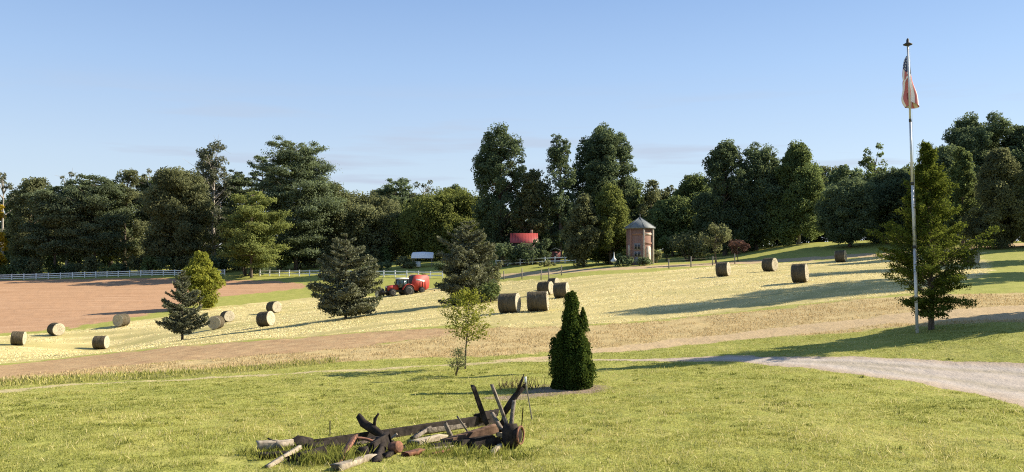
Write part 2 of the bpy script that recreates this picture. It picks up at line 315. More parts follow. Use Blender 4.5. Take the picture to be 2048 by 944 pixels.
# ------------------------------------------------------------------ mesh builder for made things
class MB:
    def __init__(s): s.v = []; s.f = {}; s.n = 0
    def add(s, V, Fs):
        V = np.asarray(V, float).reshape(-1, 3)
        for f in Fs:
            s.f.setdefault(len(f), []).append([i + s.n for i in f])
        s.v.append(V); s.n += len(V); return s
    def addq(s, V, Q):
        Q = np.asarray(Q); s.f.setdefault(Q.shape[1], []).extend((Q + s.n).tolist()); s.v.append(np.asarray(V, float)); s.n += len(V); return s
    def box(s, c, d, rot=None, bev=0.0, taper=1.0):
        hx, hy, hz = d[0] / 2, d[1] / 2, d[2] / 2
        b = min(bev, hx * .45, hy * .45, hz * .45)
        pts = []
        if b <= 0:
            pts = [(sx_ * hx * (taper if sz > 0 else 1), sy * hy * (taper if sz > 0 else 1), sz * hz) for sz in (-1, 1) for sx_, sy in ((-1, -1), (1, -1), (1, 1), (-1, 1))]
            Fs = [(3, 2, 1, 0), (4, 5, 6, 7)] + [(i, (i + 1) % 4, 4 + (i + 1) % 4, 4 + i) for i in range(4)]
        else:
            lv = [(-hz, b), (-hz + b, 0), (hz - b, 0), (hz, b)]
            for z, o in lv:
                k = taper if z > 0 else 1
                for x, y in ((-hx + b + o * 0, -hy + o), (hx - b, -hy + o), (hx - o, -hy + b), (hx - o, hy - b), (hx - b, hy - o), (-hx + b, hy - o), (-hx + o, hy - b), (-hx + o, -hy + b)):
                    pts.append((x * k, y * k, z))
            Fs = [tuple(reversed(range(8))), tuple(range(24, 32))] + [(L * 8 + i, L * 8 + (i + 1) % 8, L * 8 + 8 + (i + 1) % 8, L * 8 + 8 + i) for L in range(3) for i in range(8)]
        P = np.array(pts)
        if rot is not None: P = P @ np.array(rot.to_3x3() if hasattr(rot, 'to_3x3') else rot).T
        return s.add(P + np.array(c), Fs)
    def tube(s, pts, rs, n=8, cap=True, rough=0.0, seed=0):
        pts = [np.array(p, float) for p in pts]; rg = np.random.default_rng(seed)
        V = []; up = np.array([0.31, 0.17, 0.93])
        for i, p in enumerate(pts):
            t = pts[min(i + 1, len(pts) - 1)] - pts[max(i - 1, 0)]; t = t / (np.linalg.norm(t) + 1e-9)
            a = np.cross(t, up); 
            if np.linalg.norm(a) < 0.05: a = np.cross(t, [1, 0, 0])
            a /= np.linalg.norm(a); b = np.cross(t, a)
            for k in range(n):
                q = 2 * math.pi * k / n; rr = rs[i] * (1 + (rg.random() - .5) * 2 * rough)
                V.append(p + (a * math.cos(q) + b * math.sin(q)) * rr)
        m = len(pts)
        Fs = [(i * n + k, i * n + (k + 1) % n, (i + 1) * n + (k + 1) % n, (i + 1) * n + k) for i in range(m - 1) for k in range(n)]
        if cap: Fs += [tuple(reversed(range(n))), tuple((m - 1) * n + k for k in range(n))]
        return s.add(V, Fs)
    def lathe(s, prof, n=16, c=(0, 0, 0), M=None):
        V = []
        for r_, z in prof:
            for k in range(n): q = 2 * math.pi * k / n; V.append((r_ * math.cos(q), r_ * math.sin(q), z))
        V = np.array(V)
        if M is not None: V = V @ np.array(M).T
        m = len(prof)
        Fs = [(i * n + k, i * n + (k + 1) % n, (i + 1) * n + (k + 1) % n, (i + 1) * n + k) for i in range(m - 1) for k in range(n)]
        Fs += [tuple(reversed(range(n))), tuple((m - 1) * n + k for k in range(n))]
        return s.add(V + np.array(c), Fs)
    def prism(s, outline, y0, y1):           # outline in (x, z), extruded along y
        n = len(outline); V = [(x, y0, z) for x, z in outline] + [(x, y1, z) for x, z in outline]
        return s.add(V, [tuple(range(n)), tuple(reversed(range(n, 2 * n)))] + [(i, n + i, n + (i + 1) % n, (i + 1) % n) for i in range(n)])
    def timber(s, p0, p1, w, h, seed=0, rough=0.06, seg=8, roll=0.0, taper=1.0, bow=0.0):
        """weathered sawn or split piece from p0 to p1, wide w, thick h"""
        p0, p1 = np.array(p0, float), np.array(p1, float); t = p1 - p0; L = np.linalg.norm(t); t /= L
        a = np.cross(t, [0, 0, 1.0]); a = a / np.linalg.norm(a) if np.linalg.norm(a) > .05 else np.array([1.0, 0, 0]); b = np.cross(a, t)
        a, b = a * math.cos(roll) + b * math.sin(roll), b * math.cos(roll) - a * math.sin(roll)
        rg = np.random.default_rng(seed); V = []
        base = [(-1, -.9), (-.93, -1), (.93, -1), (1, -.9), (1, .9), (.93, 1), (-.93, 1), (-1, .9)]
        j0 = 1 + (rg.random(8) - .5) * rough * 2
        for i in range(seg + 1):
            q = i / seg; k = 1 + (taper - 1) * q
            off = b * bow * math.sin(q * math.pi) + a * (rg.random() - .5) * rough * w
            for m_, (x, y) in enumerate(base):
                e = (rg.random() - .5) * rough * 3 * (1 if 0 < i < seg else 3)
                jj_ = j0[m_] * (1 + (rg.random() - .5) * rough)
                V.append(p0 + t * (L * q + e * w * (1 if i in (0, seg) else 0)) + off + (a * x * w / 2 + b * y * h / 2) * k * jj_)
        Fs = [(i * 8 + k, i * 8 + (k + 1) % 8, i * 8 + 8 + (k + 1) % 8, i * 8 + 8 + k) for i in range(seg) for k in range(8)] + [tuple(reversed(range(8))), tuple(seg * 8 + k for k in range(8))]
        return s.add(V, Fs)
    def build(s, name, m, parent=None, smooth=False, loc=None):
        V = np.concatenate(s.v)
        if loc is not None: V = V - np.array(loc)
        me = np_mesh(name, V, [np.array(f) for f in s.f.values()], smooth=smooth)
        o = link(name, me, m, parent)
        if loc is not None: o.location = loc
        return o

# ------------------------------------------------------------------ plants
def leaf_faces(C, N, size, rg, aspect=0.55, follow=1.0, tint=None):
    n = len(C); size = np.broadcast_to(np.asarray(size, float), (n,)) * (0.6 + 0.8 * rg.random(n))
    nn = N * follow + rg.normal(size=(n, 3)); nn /= np.linalg.norm(nn, axis=1)[:, None] + 1e-9
    t = np.cross(nn, rg.normal(size=(n, 3))); t /= np.linalg.norm(t, axis=1)[:, None] + 1e-9
    b = np.cross(nn, t); s = size[:, None]
    bend = nn * s * 0.25
    V = np.stack([C - t * s - bend, C + b * s * aspect + bend * .4, C + t * s - bend, C - b * s * aspect + bend * .4], 1).reshape(-1, 3)
    if tint is None: tint = rg.random(n)
    return V, np.repeat(np.clip(tint, 0, 1), 4)
def crown_mesh(name, V, tint):
    return np_mesh(name, V, [np.arange(len(V)).reshape(-1, 4)], {"tint": ('FLOAT', tint)})
PROF = {
    'round': lambda t: np.sin(np.pi * np.clip(0.14 + 0.78 * t, 0, 1)) ** 0.5,
    'oval': lambda t: np.sin(np.pi * np.clip(0.20 + 0.74 * t, 0, 1)) ** 0.6,
    'vase': lambda t: np.sin(np.pi * np.clip(0.02 + 0.86 * t ** 1.25, 0, 1)) ** 0.7,
    'cone': lambda t: (1 - t) ** 0.85 * 0.97 + 0.03 - 0.35 * np.clip(0.12 - t, 0, 1) * 4,
    'egg': lambda t: np.sin(np.pi * np.clip(0.30 + 0.68 * t, 0, 1)) ** 0.9,
    'column': lambda t: np.clip(np.sin(np.pi * np.clip(0.08 + 0.86 * t, 0, 1)) ** 0.45, 0, 1),
}
def broadleaf(h, w, seed, start=0.10, prof='round', nl=63, ls=0.22, dens=1.0, lobe=0.20, trunk_r=None, lean=0.0, tw=0.0, up=0.0):
    rg = np.random.default_rng(seed); hc = h * (1 - start)
    t = np.concatenate([np.sort(rg.random(nl) ** 0.85), [0.93, 0.84, 0.74]]); n = len(t)
    Rt = PROF[prof](t) * w / 2 * 1.06
    lr = lobe * w * (0.65 + 0.7 * rg.random(n)) * (0.72 + 0.28 * PROF[prof](t)); lr = np.minimum(lr, 0.35 * w)
    q = rg.random(n) * 6.283 + np.arange(n) * 2.4
    rad_ = np.maximum(Rt - lr * 0.75, 0) * (0.50 + 0.55 * rg.random(n) ** 0.6)
    C = np.stack([np.cos(q) * rad_ + lean * t * w, np.sin(q) * rad_, h * start + t * hc - lr * 0.55 * t], 1)
    Vs, Ts = [], []
    for i in range(n):
        m = int(dens * 6.5 * (lr[i] / ls) ** 2) + 12
        # second-level tufts inside each lobe keep the outline uneven
        k = 9; td = rg.normal(size=(k, 3)); td /= np.linalg.norm(td, axis=1)[:, None]
        tc_ = C[i] + td * lr[i] * 0.68 * np.array([1 - .25 * up, 1 - .25 * up, 0.85 + .9 * up]); tr = lr[i] * (0.28 + 0.30 * rg.random(k))
        pick = rg.integers(0, k, m); d = rg.normal(size=(m, 3)); d /= np.linalg.norm(d, axis=1)[:, None]
        P = tc_[pick] + d * tr[pick][:, None] * (0.45 + 0.65 * rg.random(m) ** 0.6)[:, None] * np.array([1, 1, 0.8])
        ti = rg.random() * 0.40 + (rg.random(k) * 0.4)[pick] - .08 + 0.35 * rg.random(m)
        V, T = leaf_faces(P, d + np.array([0, 0, .5]), ls, rg, follow=0.9, tint=ti); Vs.append(V); Ts.append(T)
    tr0 = trunk_r or 0.016 * h + 0.02 * w * 0.3
    b = MB(); top = h * (start + (1 - start) * 0.82)
    bend = (rg.random(2) - .5) * w * 0.08
    tp = [np.array([bend[0] * math.sin(k_ * 3), bend[1] * math.sin(k_ * 2.2), k_ * top]) + np.array([lean * k_ * k_ * w * .6, 0, 0]) for k_ in np.linspace(0, 1, 7)]
    b.tube([tp[0] - np.array([0, 0, .25])] + tp, [tr0 * 1.45, tr0 * 1.2] + [tr0 * (1 - 0.13 * k_) for k_ in range(1, 7)], 8, rough=0.08, seed=seed)
    for i in range(n):
        k_ = min(max(0.16, (C[i][2] - rad_[i] * 0.9) / top), 0.92)
        j = k_ * 6; a = tp[int(j)] + (tp[min(int(j) + 1, 6)] - tp[int(j)]) * (j - int(j))
        mid = (a + C[i]) / 2 + np.array([0, 0, -0.06 * rad_[i]])
        r0 = tr0 * 0.42 * (0.6 + 0.5 * rg.random())
        b.tube([a, mid, C[i]], [r0, r0 * .6, r0 * .2], 5, cap=False)
        if tw:
            for _ in range(int(tw)):
                e = C[i] + rg.normal(size=3) * lr[i] * 0.9; b.tube([C[i], (C[i] + e) / 2 + rg.normal(size=3) * .08, e], [r0 * .25, r0 * .18, r0 * .08], 3, cap=False)
    return b, np.concatenate(Vs), np.concatenate(Ts)
def conifer(h, w, seed, start=0.08, levels=22, per=6, ls=0.16, dens=1.0, slope=-0.12, curl=0.25, prof='cone', clump=0.0, width=0.26, jag=0.3, trunk_r=None):
    rg = np.random.default_rng(seed); Vs, Ts = [], []
    tr0 = trunk_r or 0.014 * h + 0.02
    b = MB(); b.tube([(0, 0, -0.25), (0, 0, h * .03), (0, 0, h * .5), (0, 0, h * .97)], [tr0 * 1.3, tr0 * 1.1, tr0 * .6, tr0 * .08], 8, rough=.06, seed=seed)
    for i in range(levels):
        t = (i + 0.6 * rg.random()) / levels
        for j in range(per if t < 0.85 else max(3, per - 2)):
            q = rg.random() * 6.283
            L = max(PROF[prof](np.array(t)) * w / 2 * (1 - jag + jag * 1.5 * rg.random()), 0.05 * w)
            z0 = h * (start + (1 - start) * t)
            sl = slope * (1.3 - t) + (0.55 * t if prof == 'cone' else 0.25 * t) + 0.08 * rg.normal()
            dirv = np.array([math.cos(q), math.sin(q), 0]); side = np.array([-math.sin(q), math.cos(q), 0])
            def at_s(s): return dirv * (L * s)[:, None] + np.array([0, 0, 1]) * (z0 + L * (sl * s + curl * s * s))[:, None]
            e = at_s(np.array([0.0, 0.5, 0.95])); r0 = tr0 * 0.28 * (0.5 + L / w)
            b.tube(list(e), [r0, r0 * .6, r0 * .2], 4, cap=False)
            m = int(dens * 1.1 * L * L * width * 2.2 / (ls * ls)) + 8
            if clump > 0:
                k = 4; cs = 0.35 + 0.62 * rg.random(k); cc = at_s(cs) + side * (rg.normal(size=k) * L * width * .6)[:, None]
                cr = L * (0.13 + 0.12 * rg.random(k)); pk = rg.integers(0, k, m); d = rg.normal(size=(m, 3)) * np.array([1, 1, .42])
                P = cc[pk] + d * cr[pk][:, None] * 0.62; N = d + np.array([0, 0, 0.8])
                ti = 0.25 + 0.3 * rg.random(k)[pk] + 0.4 * rg.random(m)
            else:
                s = 0.12 + 0.9 * rg.random(m) ** 0.75; lat = rg.normal(size=m) * L * width * (1.05 - 0.75 * s) * 0.8
                P = at_s(s) + side * lat[:, None] + np.array([0, 0, 1]) * (-np.abs(lat) * 0.25 + rg.normal(size=m) * 0.035 * L)[:, None]
                N = np.tile(np.array([0, 0, 1.0]), (m, 1)) + dirv * 0.4; ti = 0.15 + 0.35 * rg.random() + 0.5 * rg.random(m)
            V, T = leaf_faces(P, N, ls, rg, aspect=0.42, follow=0.9, tint=ti); Vs.append(V); Ts.append(T)
    return b, np.concatenate(Vs), np.concatenate(Ts)
def plant(name, label, cat, base, gen, m_leaf, m_bark, group=None, rz=0.0):
    b, V, T = gen
    t = thing(name, label, cat, tuple(base), rz, group)
    b.build("trunk", m_bark, t, smooth=True)
    link("crown", crown_mesh("crown", V, T), m_leaf, t)
    return t
def shrub(name, label, base, w, h, seed, m_leaf, ls, dens=1.0, group=None, cat="shrub"):
    rg = np.random.default_rng(seed); n = 14
    q = rg.random(n) * 6.283; rr = np.sqrt(rg.random(n)) * w * 0.36; hh = h * (0.25 + 0.55 * rg.random(n)) * (1 - 0.5 * (rr / (w * .5)) ** 2)
    Vs, Ts = [], []; b = MB()
    for i in range(n):
        lr = 0.17 * min(w, h * 1.4) * (0.7 + 0.6 * rg.random()); c = np.array([math.cos(q[i]) * rr[i], math.sin(q[i]) * rr[i], max(hh[i], lr * .6)])
        m = int(dens * 4.5 * (lr / ls) ** 2) + 10; d = rg.normal(size=(m, 3)); d /= np.linalg.norm(d, axis=1)[:, None]
        P = c + d * lr * (0.4 + 0.8 * rg.random(m))[:, None]; P[:, 2] = np.maximum(P[:, 2], 0.03)
        V, T = leaf_faces(P, d + np.array([0, 0, .6]), ls, rg, tint=0.3 * rg.random() + 0.7 * rg.random(m)); Vs.append(V); Ts.append(T)
        b.tube([(c[0] * .15, c[1] * .15, -0.1), c * .6, c], [0.03 * w * .3, 0.02 * w * .3, 0.01 * w * .3], 4, cap=False)
    t = thing(name, label, cat, tuple(base), 0, group)
    b.build("stem", M_BARK, t); link("foliage", crown_mesh("foliage", np.concatenate(Vs), np.concatenate(Ts)), m_leaf, t)
    return t
M_BARK = simple("bark", (0.16, 0.125, 0.095), (0.05, 0.04, 0.03), 5, 0.95, stretch=(3, 3, .5), bmp=.6, bd=.05)
M_BARK_PALE = simple("pale_bark", (0.42, 0.38, 0.32), (0.20, 0.17, 0.14), 5, 0.95, stretch=(3, 3, .5), bmp=.4, bd=.04)
L_DARK = leaf_mat("leaf_dark", (0.038, 0.058, 0.038), (0.205, 0.265, 0.140), 0.42, (0.19, 0.23, 0.08))
L_MID = leaf_mat("leaf_mid", (0.044, 0.062, 0.028), (0.235, 0.305, 0.120), 0.46, (0.23, 0.27, 0.07))
L_OLIVE = leaf_mat("leaf_olive", (0.055, 0.064, 0.034), (0.285, 0.305, 0.155), 0.46, (0.26, 0.27, 0.10))
L_BRIGHT = leaf_mat("leaf_bright", (0.060, 0.080, 0.026), (0.275, 0.310, 0.100), 0.42, (0.30, 0.33, 0.07))
L_PALE = leaf_mat("leaf_pale", (0.11, 0.12, 0.08), (0.27, 0.275, 0.190), 0.3)
L_NEEDLE = leaf_mat("needle_dark", (0.036, 0.048, 0.032), (0.215, 0.262, 0.150), 0.35)
L_SPRUCE = leaf_mat("needle_grey", (0.050, 0.057, 0.040), (0.255, 0.262, 0.165), 0.22)
L_YEL = leaf_mat("leaf_yellow", (0.15, 0.175, 0.028), (0.36, 0.37, 0.07), 0.42, (0.34, 0.34, 0.05))
L_GOLD = leaf_mat("leaf_gold", (0.35, 0.25, 0.02), (0.60, 0.45, 0.05), 0.42, (0.6, 0.5, 0.05))
L_RED = leaf_mat("leaf_rust", (0.09, 0.05, 0.045), (0.22, 0.14, 0.11), 0.25, (0.22, 0.12, 0.08))

# background trees: name, label, u, top row, width px, distance, kind, leaf, extras
D, Mi, Ol, Br, Pa, Ne, Ye = L_DARK, L_MID, L_OLIVE, L_BRIGHT, L_PALE, L_NEEDLE, L_YEL
TREES = [
 ("broadleaf_tree", "pale half-bare tree poking up at the left edge of the photo", 6, 342, 60, 218, 'b', Pa, dict(prof='vase', nl=12, lobe=.13, dens=.6, tw=4)),
 ("broadleaf_tree", "tree with golden yellow leaves cut by the left edge of the photo", -22, 388, 66, 196, 'b', L_GOLD, dict(prof='oval')),
 ("broadleaf_tree", "rounded grey-green tree, second from the left edge, behind the far fence", 65, 358, 95, 208, 'b', Ol, dict(prof='round', dens=.8)),
 ("broadleaf_tree", "thin bare-topped pale tree rising over the dark trees at far left", 135, 330, 46, 228, 'b', Pa, dict(prof='vase', nl=9, lobe=.14, dens=.55, tw=4)),
 ("pine_tree", "dark pine with two bare trunks left of the fence's bright posts", 110, 378, 120, 200, 'p', Ne, dict(start=.22)),
 ("pine_tree", "broad blackish pine in the middle of the left woods", 190, 358, 140, 201, 'p', Ne, dict(start=.18)),
 ("broadleaf_tree", "bushy tree with knobbly top left of the half-bare crown", 250, 338, 96, 206, 'b', Ol, dict(prof='oval', nl=22, lobe=.17)),
 ("broadleaf_tree", "small see-through pale crown between two dense left trees", 304, 337, 62, 224, 'b', Pa, dict(prof='vase', nl=9, lobe=.15, dens=.55, tw=4)),
 ("broadleaf_tree", "wide olive tree lit on its right side, left of the tall airy tree", 358, 334, 140, 199, 'b', Ol, dict(prof='round', nl=51)),
 ("broadleaf_tree", "tall airy tree with sky showing through its pale crown", 428, 284, 104, 222, 'b', Pa, dict(prof='oval', nl=44, lobe=.15, dens=.65, tw=4)),
 ("pine_tree", "narrow dark pine right of the tall airy tree", 478, 345, 70, 204, 'p', Ne, dict(start=.2)),
 ("pine_tree", "dark pine with spiky top on the left shoulder of the tallest pine", 524, 309, 76, 207, 'p', D, dict(start=.2)),
 ("pine_tree", "tallest dark pine of the left woods with a ragged broad top", 592, 287, 150, 196, 'p', Ne, dict(start=.12, levels=26, per=7)),
 ("pine_tree", "bright green pine standing forward of the left woods", 503, 384, 118, 179, 'p', Br, dict(start=.15, levels=18)),
 ("broadleaf_tree", "olive tree leaning on the right side of the tallest pine", 664, 367, 100, 201, 'b', Ol, dict(prof='oval')),
 ("broadleaf_tree", "wide low olive tree above the white-roofed shelter's left", 735, 386, 150, 206, 'b', Ol, dict(prof='round', nl=51)),
 ("pine_tree", "layered flat-topped dark pine behind the low olive trees", 790, 360, 90, 218, 'p', D, dict(start=.3, levels=13)),
 ("broadleaf_tree", "thin-leaved domed tree with sky between its twigs", 848, 350, 66, 222, 'b', Pa, dict(prof='round', nl=13, lobe=.15, dens=.55, tw=4)),
 ("broadleaf_tree", "large round tree with green lit top behind the tractor's baler", 893, 384, 190, 201, 'b', Br, dict(prof='round', nl=63, start=.12)),
 ("broadleaf_tree", "small dark crown peeping over the large round tree", 912, 371, 60, 224, 'b', D, dict(prof='round')),
 ("broadleaf_tree", "tall ragged poplar with sky holes left of the tallest central tree", 1003, 261, 122, 183, 'b', D, dict(up=.8, prof='column', nl=70, lobe=.19, dens=.85, start=.08)),
 ("broadleaf_tree", "grey-green tree tucked right of the ragged poplar", 1066, 338, 78, 181, 'b', Ol, dict(prof='oval')),
 ("broadleaf_tree", "slim dark tree with a forked top beside the tallest central tree", 1120, 270, 70, 181, 'b', D, dict(up=.8, prof='column', nl=54, lobe=.21, dens=.8)),
 ("broadleaf_tree", "tallest dense domed tree of the centre, above the brick tower's left", 1207, 252, 155, 190, 'b', D, dict(up=.8, prof='oval', nl=80, lobe=.16, start=.08)),
 ("broadleaf_tree", "mid-size olive tree in front of the tallest central tree", 1168, 390, 84, 145, 'b', Ol, dict(prof='egg', start=.1)),
 ("broadleaf_tree", "yellow-green tree directly left of the brick tower", 1222, 366, 112, 147, 'b', Br, dict(prof='egg', start=.08, nl=51)),
 ("broadleaf_tree", "thin tree behind the brick tower's roof", 1302, 358, 66, 186, 'b', Ol, dict(prof='oval', nl=16, dens=.7)),
 ("broadleaf_tree", "low rounded dark green tree right of the brick tower", 1345, 398, 110, 168, 'b', Mi, dict(prof='round')),
 ("broadleaf_tree", "sloping-crowned tree left of the big dark twin-trunk tree", 1388, 352, 92, 172, 'b', Mi, dict(prof='round')),
 ("broadleaf_tree", "big dark tree with upright knobs behind the three right-hand bales", 1450, 290, 120, 156, 'b', D, dict(up=.8, prof='oval', nl=60, lobe=.17, start=.06)),
 ("broadleaf_tree", "broad dark tree joined to the tree with the pale trunk", 1512, 299, 130, 158, 'b', D, dict(up=.8, prof='round', nl=54, start=.1)),
 ("broadleaf_tree", "sunlit green tree on a pale bare trunk", 1598, 291, 130, 153, 'b', Mi, dict(up=.8, prof='egg', nl=60, start=.12, bark='pale')),
 ("broadleaf_tree", "small grey crown between the sunlit tree and the dark right trees", 1664, 331, 78, 180, 'b', Ol, dict(prof='round', nl=18, dens=.7)),
 ("broadleaf_tree", "low very dark tree left of the flagpole, behind the farthest bale", 1700, 358, 120, 134, 'b', D, dict(prof='round', nl=51)),
 ("broadleaf_tree", "slim tree with splayed top sticking up left of the flagpole", 1750, 291, 62, 168, 'b', Mi, dict(up=.8, prof='vase', nl=14, lobe=.2)),
 ("broadleaf_tree", "dark tree right behind the lower half of the flagpole", 1790, 340, 130, 138, 'b', D, dict(prof='round', nl=51)),
 ("broadleaf_tree", "shadowed tree between the young conifer's tip and the right woods", 1890, 292, 130, 128, 'b', D, dict(prof='oval', nl=54)),
 ("broadleaf_tree", "largest broad tree at the right with the highest domed top", 1968, 231, 180, 134, 'b', D, dict(prof='round', nl=80, lobe=.17)),
 ("broadleaf_tree", "dark tree cut by the right edge of the photo", 2050, 244, 110, 132, 'b', D, dict(prof='oval', nl=48)),
 ("broadleaf_tree", "lighter green drooping tree in front of the right woods", 2000, 298, 130, 112, 'b', Ol, dict(prof='egg', start=.06, nl=60)),
 ("broadleaf_tree", "pale green narrow tree left of the drooping right tree", 1925, 300, 70, 118, 'b', Mi, dict(up=.8, prof='oval', start=.08)),
 ("broadleaf_tree", "tree beyond the right edge shading the woods", 2110, 300, 130, 112, 'b', Mi, dict(prof='oval', start=.06)),
]
for i, (nm, lb, u, vt, wp, d, kd, lf, ex) in enumerate(TREES):
    base = spot(u, d); h = at(u, vt, d)[2] - base[2]; w = wp / F_PX * d; ex = dict(ex)
    bark = M_BARK_PALE if ex.pop('bark', None) or lf is L_PALE else M_BARK
    if kd == 'b':
        ex.setdefault('ls', 0.00122 * d); g = broadleaf(h, w, 100 + i, **ex)
    else:
        kw = dict(start=.15, levels=19, per=6, ls=0.00125 * d, slope=-.05, curl=.18, prof='oval', clump=1.0, jag=.45, dens=1.2); kw.update(ex); g = conifer(h, w, 100 + i, **kw)
    plant(nm, lb, "tree", base, g, lf, bark, "trees of the woods behind the fields")

for i, (u, vt, wp, d, lf) in enumerate([(40, 378, 90, 226, D), (160, 362, 100, 228, Ol), (222, 356, 96, 230, D), (286, 350, 92, 228, Ol), (326, 346, 84, 226, Mi), (398, 345, 90, 228, Ol), (468, 352, 84, 228, D), (640, 372, 110, 226, Mi), (700, 384, 100, 226, D), (770, 378, 100, 228, Ol), (826, 384, 90, 226, D), (960, 392, 90, 222, Mi),
    (1260, 352, 80, 192, Mi), (1330, 376, 96, 192, Ol), (1392, 366, 96, 190, Mi), (1560, 335, 110, 178, D), (1640, 352, 100, 178, Ol), (1700, 352, 96, 178, Mi), (1760, 345, 110, 176, D), (1830, 335, 110, 172, Mi), (1900, 318, 120, 170, D)]):
    b_ = spot(u, d); h = at(u, vt, d)[2] - b_[2]
    plant("broadleaf_tree", "tree in the back row of the woods seen between the nearer crowns", "tree", b_, broadleaf(h, wp / F_PX * d, 700 + i, prof='round', nl=34, ls=.0015 * d, start=.12), lf, M_BARK, "back row trees seen between the nearer crowns")
# the far wood behind them, one mass
def far_wood():
    rg = np.random.default_rng(5); Vs, Ts = [], []
    for u in np.arange(-350, 2900, 12):
        d = 236 + rg.random() * 26 if u < 950 else 196 + rg.random() * 24
        if u > 1380: d -= 30
        p = spot(u, d); h = (12 + 6.5 * rg.random()) * (1.0 if u < 950 else 0.9)
        for k in range(9):
            z = h * (0.05 + 0.9 * (k + rg.random()) / 9); lr = 2.2 * (1 - 0.4 * z / h) * (0.8 + .5 * rg.random())
            c = p + np.array([rg.normal() * 1.4, rg.normal() * 2, z]); m = 95
            dd = rg.normal(size=(m, 3)); dd /= np.linalg.norm(dd, axis=1)[:, None]
            V, T = leaf_faces(c + dd * lr * (0.4 + .7 * rg.random(m))[:, None], dd, 0.46, rg, tint=rg.random() * .4 + rg.random(m) * .6); Vs.append(V); Ts.append(T)
    o = link("far_woodland", crown_mesh("far_woodland", np.concatenate(Vs), np.concatenate(Ts)), L_DARK)
    tag(o, "dark mass of far woodland closing the gaps behind the trees", "woodland", kind="stuff")
far_wood()
# undergrowth at the foot of the woods
rgb = np.random.default_rng(77)
for i, u in enumerate(list(range(-20, 480, 33)) + list(range(560, 790, 36))):
    d = 193 + rgb.random() * 8; w = (38 + 26 * rgb.random()) / F_PX * d
    shrub("bush", "low olive bush in the undergrowth at the foot of the left woods", spot(u + rgb.normal() * 6, d), w, w * (0.55 + 0.4 * rgb.random()), 300 + i, (Ol, Mi, D)[i % 3], 0.30, group="bushes along the foot of the left woods")
for i, (u, vt, d, wp, lf, lb) in enumerate([
    (492, 492, 184, 86, D, "dark rounded bush under the bright green pine, in front of the fence"),
    (1378, 464, 146, 112, Ol, "broad olive bush right of the brick tower"),
    (1332, 455, 150, 34, Mi, "small pointed green bush just right of the brick tower"),
    (1312, 495, 140, 26, Ol, "small yellowish bush against the tower's right foot"),
    (1248, 505, 133, 46, D, "dark shrub hiding the tower's left foot"),
    (1288, 512, 131, 34, D, "low dark shrub in front of the tower's base"),
    (1008, 470, 167.5, 56, D, "dark brushy shrub left of the red-roofed house's foot"),
    (1056, 484, 168.0, 84, D, "dark brushy shrub below the red roof"),
    (1095, 520, 158, 44, Ol, "straggly shrub on the white fence near the small red shed"),
    (1083, 458, 167.5, 40, D, "tall dark shrub covering the right end of the red-roofed house"),
    (1150, 490, 168, 60, D, "dark shrub behind the white fence's right end"),
    (822, 520, 176, 30, Ol, "low olive bush hiding the left post of the white-roofed shelter"), (760, 515, 176, 60, D, "dark low bush left of the white-roofed shelter"),
    (806, 512, 178, 40, Ol, "olive bush beside the white-roofed shelter"),
    (888, 520, 170, 46, D, "dark bush right of the white-roofed shelter"),
    (1215, 488, 150, 70, Mi, "leafy green bush at the foot of the yellow-green tree"),
    (985, 520, 120, 46, Ol, "scrubby bush behind the large grey conifer")]):
    b = spot(u, d); h = at(u, vt, d)[2] - b[2]
    shrub("bush", lb, b, wp / F_PX * d, max(h, .6), 400 + i, lf, 0.0014 * d)
for i, (u, vt, wp, d, lb) in enumerate([(1432, 446, 62, 126, "small thin tree with reddish twigs, left of the other reddish one"), (1476, 478, 40, 127, "little reddish bare-twigged tree left of the three right bales")]):
    b = spot(u, d); h = at(u, vt, d)[2] - b[2]
    plant("ornamental_tree", lb, "tree", b, broadleaf(h, wp / F_PX * d, 450 + i, prof='vase', nl=12, ls=.16, dens=.55, lobe=.2, start=.3, tw=4), (L_OLIVE, L_RED)[i], M_BARK)

# ------------------------------------------------------------------ trees standing in the fields
def field_tree(name, lb, u, vt, wp, d, gen, lf, bark=M_BARK, cat="tree"):
    b = spot(u, d); h = at(u, vt, d)[2] - b[2]; w = wp / F_PX * d
    return plant(name, lb, cat, b, gen(h, w), lf, bark)
field_tree("spruce_tree", "broad grey-green spruce left of the tractor", 692, 468, 124, 76, lambda h, w: conifer(h, w, 501, start=.04, levels=20, per=9, ls=.12, dens=1.0, slope=.02, curl=.12, prof='egg', jag=.55, width=.24), L_SPRUCE)
field_tree("spruce_tree", "smaller brownish spruce on a short bare trunk, in front of the yellow-green tree", 366, 540, 98, 74, lambda h, w: conifer(h, w, 502, start=.13, levels=20, per=9, ls=.10, dens=1.0, slope=.0, curl=.22, prof='cone', jag=.55, width=.22), L_SPRUCE)
field_tree("maple_tree", "bright yellow-green tree behind the smaller spruce", 402, 506, 88, 124, lambda h, w: broadleaf(h, w, 503, prof='egg', start=.04, nl=51, ls=.17, lobe=.2, dens=1.3), L_YEL)
field_tree("spruce_tree", "tall dark spruce right of the red baler", 938, 440, 124, 82, lambda h, w: conifer(h, w, 504, start=.03, levels=22, per=9, ls=.12, dens=1.0, slope=-.02, curl=.12, prof='egg', jag=.55, width=.24), L_SPRUCE)
shrub("bush", "green bush at the right foot of the tall dark spruce", spot(978, 80), 2.6, 2.4, 505, L_MID, .11)

